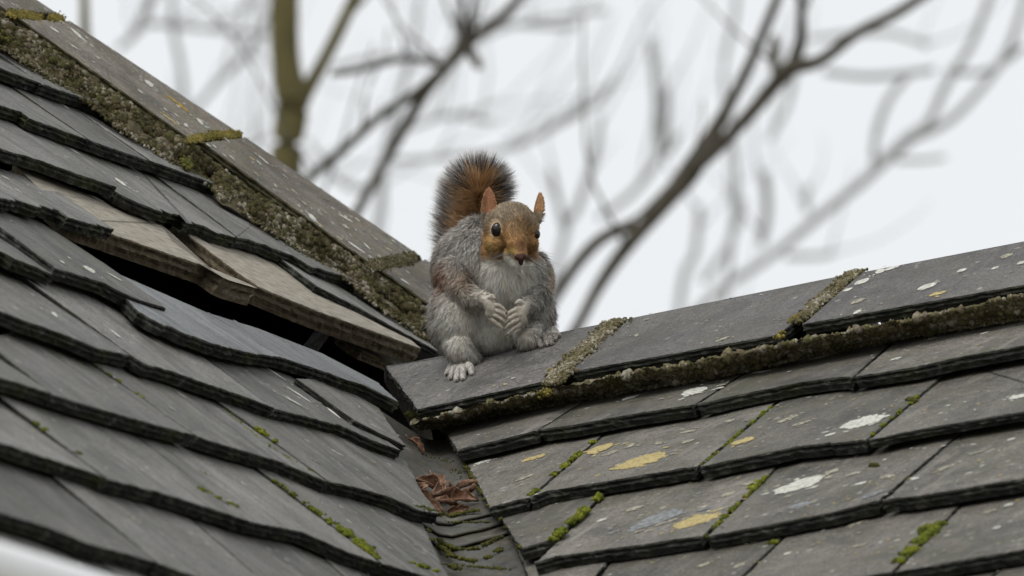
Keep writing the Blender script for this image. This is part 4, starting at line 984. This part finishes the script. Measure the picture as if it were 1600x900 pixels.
D0 = N0 * np.where(hm | sm_, .40, .55)[:, None] + ct + clf * np.where(hm | sm_, .4, 1.)[:, None] + rng.normal(0, .13, (NH, 3)); D0 /= np.linalg.norm(D0, axis=1, keepdims=True)
cb = furcol(R0)
tone = np.array([noise.noise(Vector((a * .07, b * .045, c * .07))) for a, b, c in R0])
ag = rng.random(NH); lum = np.where(ag < .27, .32, np.where(ag < .55, .85, np.where(ag < .85, 1.2, 1.75)))
pale = np.clip((cb.mean(1) - .58) / .18, 0, 1); lum = lum * (1 - pale * .8) + 1.0 * pale * .8
lum *= (1 + .45 * tone); lum = np.where(hm, lum * np.array([1 + .7 * noise.noise(Vector((a * .28, b * .22, c * .28))) for a, b, c in R0]), lum)
Cr0 = cb * (.72 + .23 * pale)[:, None]; Ct0 = np.clip(cb * lum[:, None], 0, .98)
Wd = np.where(hm | sm_, .75, 1.05) * rng.uniform(.7, 1.3, NH)
k = keep
me = strands("fur", R0[k], N0[k], D0[k], Ln[k], Wd[k], Cr0[k], Ct0[k], np.full(k.sum(), .25), 3)
child("fur", me, M_FUR)
# longer guard hairs break up the outline
gsel = np.where(k & ~hm & ~sm_ & (rng.random(NH) < .10))[0]
me = strands("guard_hair", R0[gsel], N0[gsel], (lambda q: q / np.linalg.norm(q, axis=1, keepdims=True))(N0[gsel] * .75 + ct[gsel] + rng.normal(0, .25, (len(gsel), 3))), rng.uniform(12, 21, len(gsel)), np.full(len(gsel), .5),
             cb[gsel] * .5, np.where((rng.random(len(gsel)) < .3)[:, None], .06, .92) * np.ones((1, 3)), np.full(len(gsel), .3), 9)
child("guard_hair", me, M_FUR)
# ---- tail
tailpts = [(748, 500, -150, 15), (738, 450, -166, 16), (733, 400, -168, 15), (733, 360, -162, 14), (738, 325, -150, 13), (745, 302, -134, 10), (749, 294, -118, 6)]
sp = smooth_path(tailpts, 8); CP = [Vector(p[:3]) for p in sp]; CR = [p[3] for p in sp]
V, F = tube(CP, CR, 14)
tm = arr_mesh("tail", toW(np.array([tuple(v) for v in V])), F); colattr(tm, np.tile([.13, .07, .035], (len(V), 1))); tl = child("tail", tm, M_SKIN)
NT_ = 30000; ii = rng.uniform(1.5, len(CP) - 1.01, NT_); ia = ii.astype(int); fr = (ii - ia)[:, None]
CPn = np.array([tuple(p) for p in CP]); CRn = np.array(CR)
pc = CPn[ia] * (1 - fr) + CPn[ia + 1] * fr; ax = CPn[ia + 1] - CPn[ia]; ax /= np.linalg.norm(ax, axis=1, keepdims=True)
endf = sstep(ii / len(CP), .78, 1.0)
th = rng.uniform(0, 2 * math.pi, NT_)
sx = np.cross(ax, np.array([0, 0, 1.])); sx /= np.linalg.norm(sx, axis=1, keepdims=True); sy = np.cross(sx, ax)
rad = sx * np.cos(th)[:, None] + sy * np.sin(th)[:, None]
cell = (np.floor(th / .30) * 31 + np.floor(ii / 1.6)).astype(int); cl3 = np.random.default_rng(4).normal(0, .13, (4000, 3))[np.abs(cell) % 4000]
latd = np.abs((rad * np.array([1, 0, 0])).sum(1))
Dt = rad * (.95 * (.55 + .45 * latd))[:, None] + np.array([0, -1., 0]) * (.42 + .5 * endf)[:, None] + ax * .12 + rng.normal(0, .05, (NT_, 3)) + cl3
Dt[:, 2] *= .55; Dt /= np.linalg.norm(Dt, axis=1, keepdims=True)
frontt = sstep(rad[:, 2], .15, .75)
Lt = (57 - 24 * frontt * (1 - endf * .4)) * rng.uniform(.5, 1.12, NT_) * (.62 + .38 * sstep(ii / len(CP), .12, .45))
R1 = pc + rad * (CRn[ia] * .9)[:, None]
rnd_ = rng.random(NT_)
rust = np.array([.42, .20, .07]); buff = np.array([.62, .42, .22]); blk = np.array([.02, .02, .023]); wht = np.array([.9, .9, .9]); gry = np.array([.34, .32, .30])
rng2 = rng.random(NT_)
def tailcol(t):
    # agouti bands: rust base, buff, black, white tip; the side towards us is mostly rust
    # the black starts where the blade has reached t ~.55
    b = (1 - frontt * .8) * sstep(latd + np.clip(-rad[:, 1], 0, 1) * endf, .15, .6)
    s0 = .38 + .25 * rnd_
    cA = rust * (1 - .5 * rnd_[:, None]) + buff * .5 * rnd_[:, None]
    if t < .3: return cA * (.75 if t == 0 else 1)
    if t < .5: return mixn(cA, blk, np.clip(b * 1.1, 0, 1) * (rnd_ < .72))
    if t < .9: return mixn(mixn(cA, buff, np.full(NT_, .35)), blk, np.clip(b * 1.2, 0, 1) * (rnd_ < .9))
    return mixn(mixn(cA, buff, np.full(NT_, .3)), np.where((rng2 < .68)[:, None], wht, blk), np.clip(b * 1.1, 0, 1))
Nn = rad * .6 + np.array([0, 0, .8]); Nn /= np.linalg.norm(Nn, axis=1, keepdims=True)
me = strands("tail_fur", R1, Nn, Dt, Lt, np.full(NT_, 1.05) * rng.uniform(.7, 1.6, NT_), tailcol, None, np.full(NT_, -.1), 5, (-.05, .42, .68, 1.))
o = link("tail_fur", me, M_FUR); o.parent = tl
# pale fringe on the far side of the tail
NF = 5200; ii = rng.uniform(6, len(CP) - 4, NF); ia = ii.astype(int); pc = CPn[ia]
th = rng.uniform(-1, 1, NF); Df = np.stack([np.where(rng.random(NF) < .72, -1., 1.) * rng.uniform(.55, 1.0, NF), -rng.uniform(.1, .75, NF), -.35 + .2 * th], 1)
Df /= np.linalg.norm(Df, axis=1, keepdims=True); Nf = np.tile([0, 0, 1.], (NF, 1))
me = strands("tail_fringe", pc + np.array([0, 0, -9]), Nf, Df, rng.uniform(58, 80, NF), np.full(NF, .8), np.tile([.6, .58, .54], (NF, 1)), np.tile([.85, .85, .84], (NF, 1)), np.full(NF, .05), 6)
o = link("tail_fringe", me, M_FUR); o.parent = tl
# ---- eyes, nose, claws, whiskers
m, n, b = new_mat("eye_gloss", .06, .6); b.inputs['Base Color'].default_value = (.008, .005, .005, 1); b.inputs['Coat Weight'].default_value = .0; b.inputs['Roughness'].default_value = .05; b.inputs['Specular IOR Level'].default_value = .5; M_EYE = m
def ball(name, c, r, mat, rot=0, sub=3):
    bm = bmesh.new(); bmesh.ops.create_icosphere(bm, subdivisions=sub, radius=1, matrix=Matrix.Rotation(rot, 4, 'Z') @ Matrix.Diagonal((*r, 1)))
    V = np.array([tuple(v.co) for v in bm.verts]) + np.array(c); F = [[v.index for v in f.verts] for f in bm.faces]; bm.free()
    return child(name, arr_mesh(name, toW(V), F), mat)
def hit(x_, y_):
    h = bvh.ray_cast(Vector((x_, y_, 200)), Vector((0, 0, -1)))[0]; return h.z if h else -30
ze = hit(776, 359)
ball("eye", (776.8, 359, ze - 2.8), (9.6, 12.2, 9.4), M_EYE, .15)
ball("eye", (837.5, 366, -22), (7.0, 8.6, 8.5), M_EYE)
# lids: dark rims
m, n, b = new_mat("lid_skin", .6, .3); b.inputs['Base Color'].default_value = (.03, .02, .015, 1); M_LID = m
M_NOSE = noisy("nose_skin", [(.3, (.022, .011, .009)), (.7, (.065, .028, .020))], 900., rough=.6, bs=.4, bd=.0006, spec=.2)
zn = hit(814, 403) + 1.5
bmn = Blob()
spheres(bmn, [(809, 402, zn - 2, 5.4), (818, 401, zn - 2, 5.4)]); spheres(bmn, [(814, 404, zn - 1, 5.8), (814, 412, zn - 5, 3.2)])
nm = remesh(bmn, .9, .5, 4); nvv = np.empty(len(nm.vertices) * 3); nm.vertices.foreach_get('co', nvv)
nm.vertices.foreach_set('co', toW(nvv.reshape(-1, 3)).astype(np.float32).ravel()); nm.update(); nm.materials.clear()
nm.polygons.foreach_set('use_smooth', [True] * len(nm.polygons)); child("nose", nm, M_NOSE)
M_CLAW = noisy("claw_horn", [(.3, (.035, .028, .022)), (.7, (.09, .075, .06))], 400., rough=.4, bs=.1, spec=.5)
for p, d, r in FT:
    dn = (d + Vector((0, .75, -.1))).normalized()
    V, F = tube([p - d * 1.0, p + d * r * .8, p + d * r * 1.0 + dn * 2.6, p + d * r + dn * 4.6], [r * .55, r * .5, r * .32, .25], 8)
    child("claw", arr_mesh("claw", toW(np.array([tuple(v) for v in V])), F), M_CLAW)
WK = []
for sgn in (-1, 1):
    for q in range(11):
        y0 = 397 + rng.uniform(-5, 8); x0 = 812 + sgn * rng.uniform(8, 14); z0 = hit(x0, y0)
        a = rng.uniform(-.25, .55); L = rng.uniform(30, 62)
        pts = [Vector((x0 + sgn * L * t * math.cos(a), y0 + L * t * math.sin(a) + 9 * t * t, z0 + L * (.25 * t - .1 * t * t))) for t in (0, .25, .5, .75, 1)]
        WK.append(tube(pts, [.36, .30, .24, .16, .07], 5))
m, n, b = new_mat("whisker", .4, .4); b.inputs['Base Color'].default_value = (.12, .11, .10, 1)
for v, f in WK: child("whisker", arr_mesh("whisker", toW(np.array([tuple(p) for p in v])), f), m)
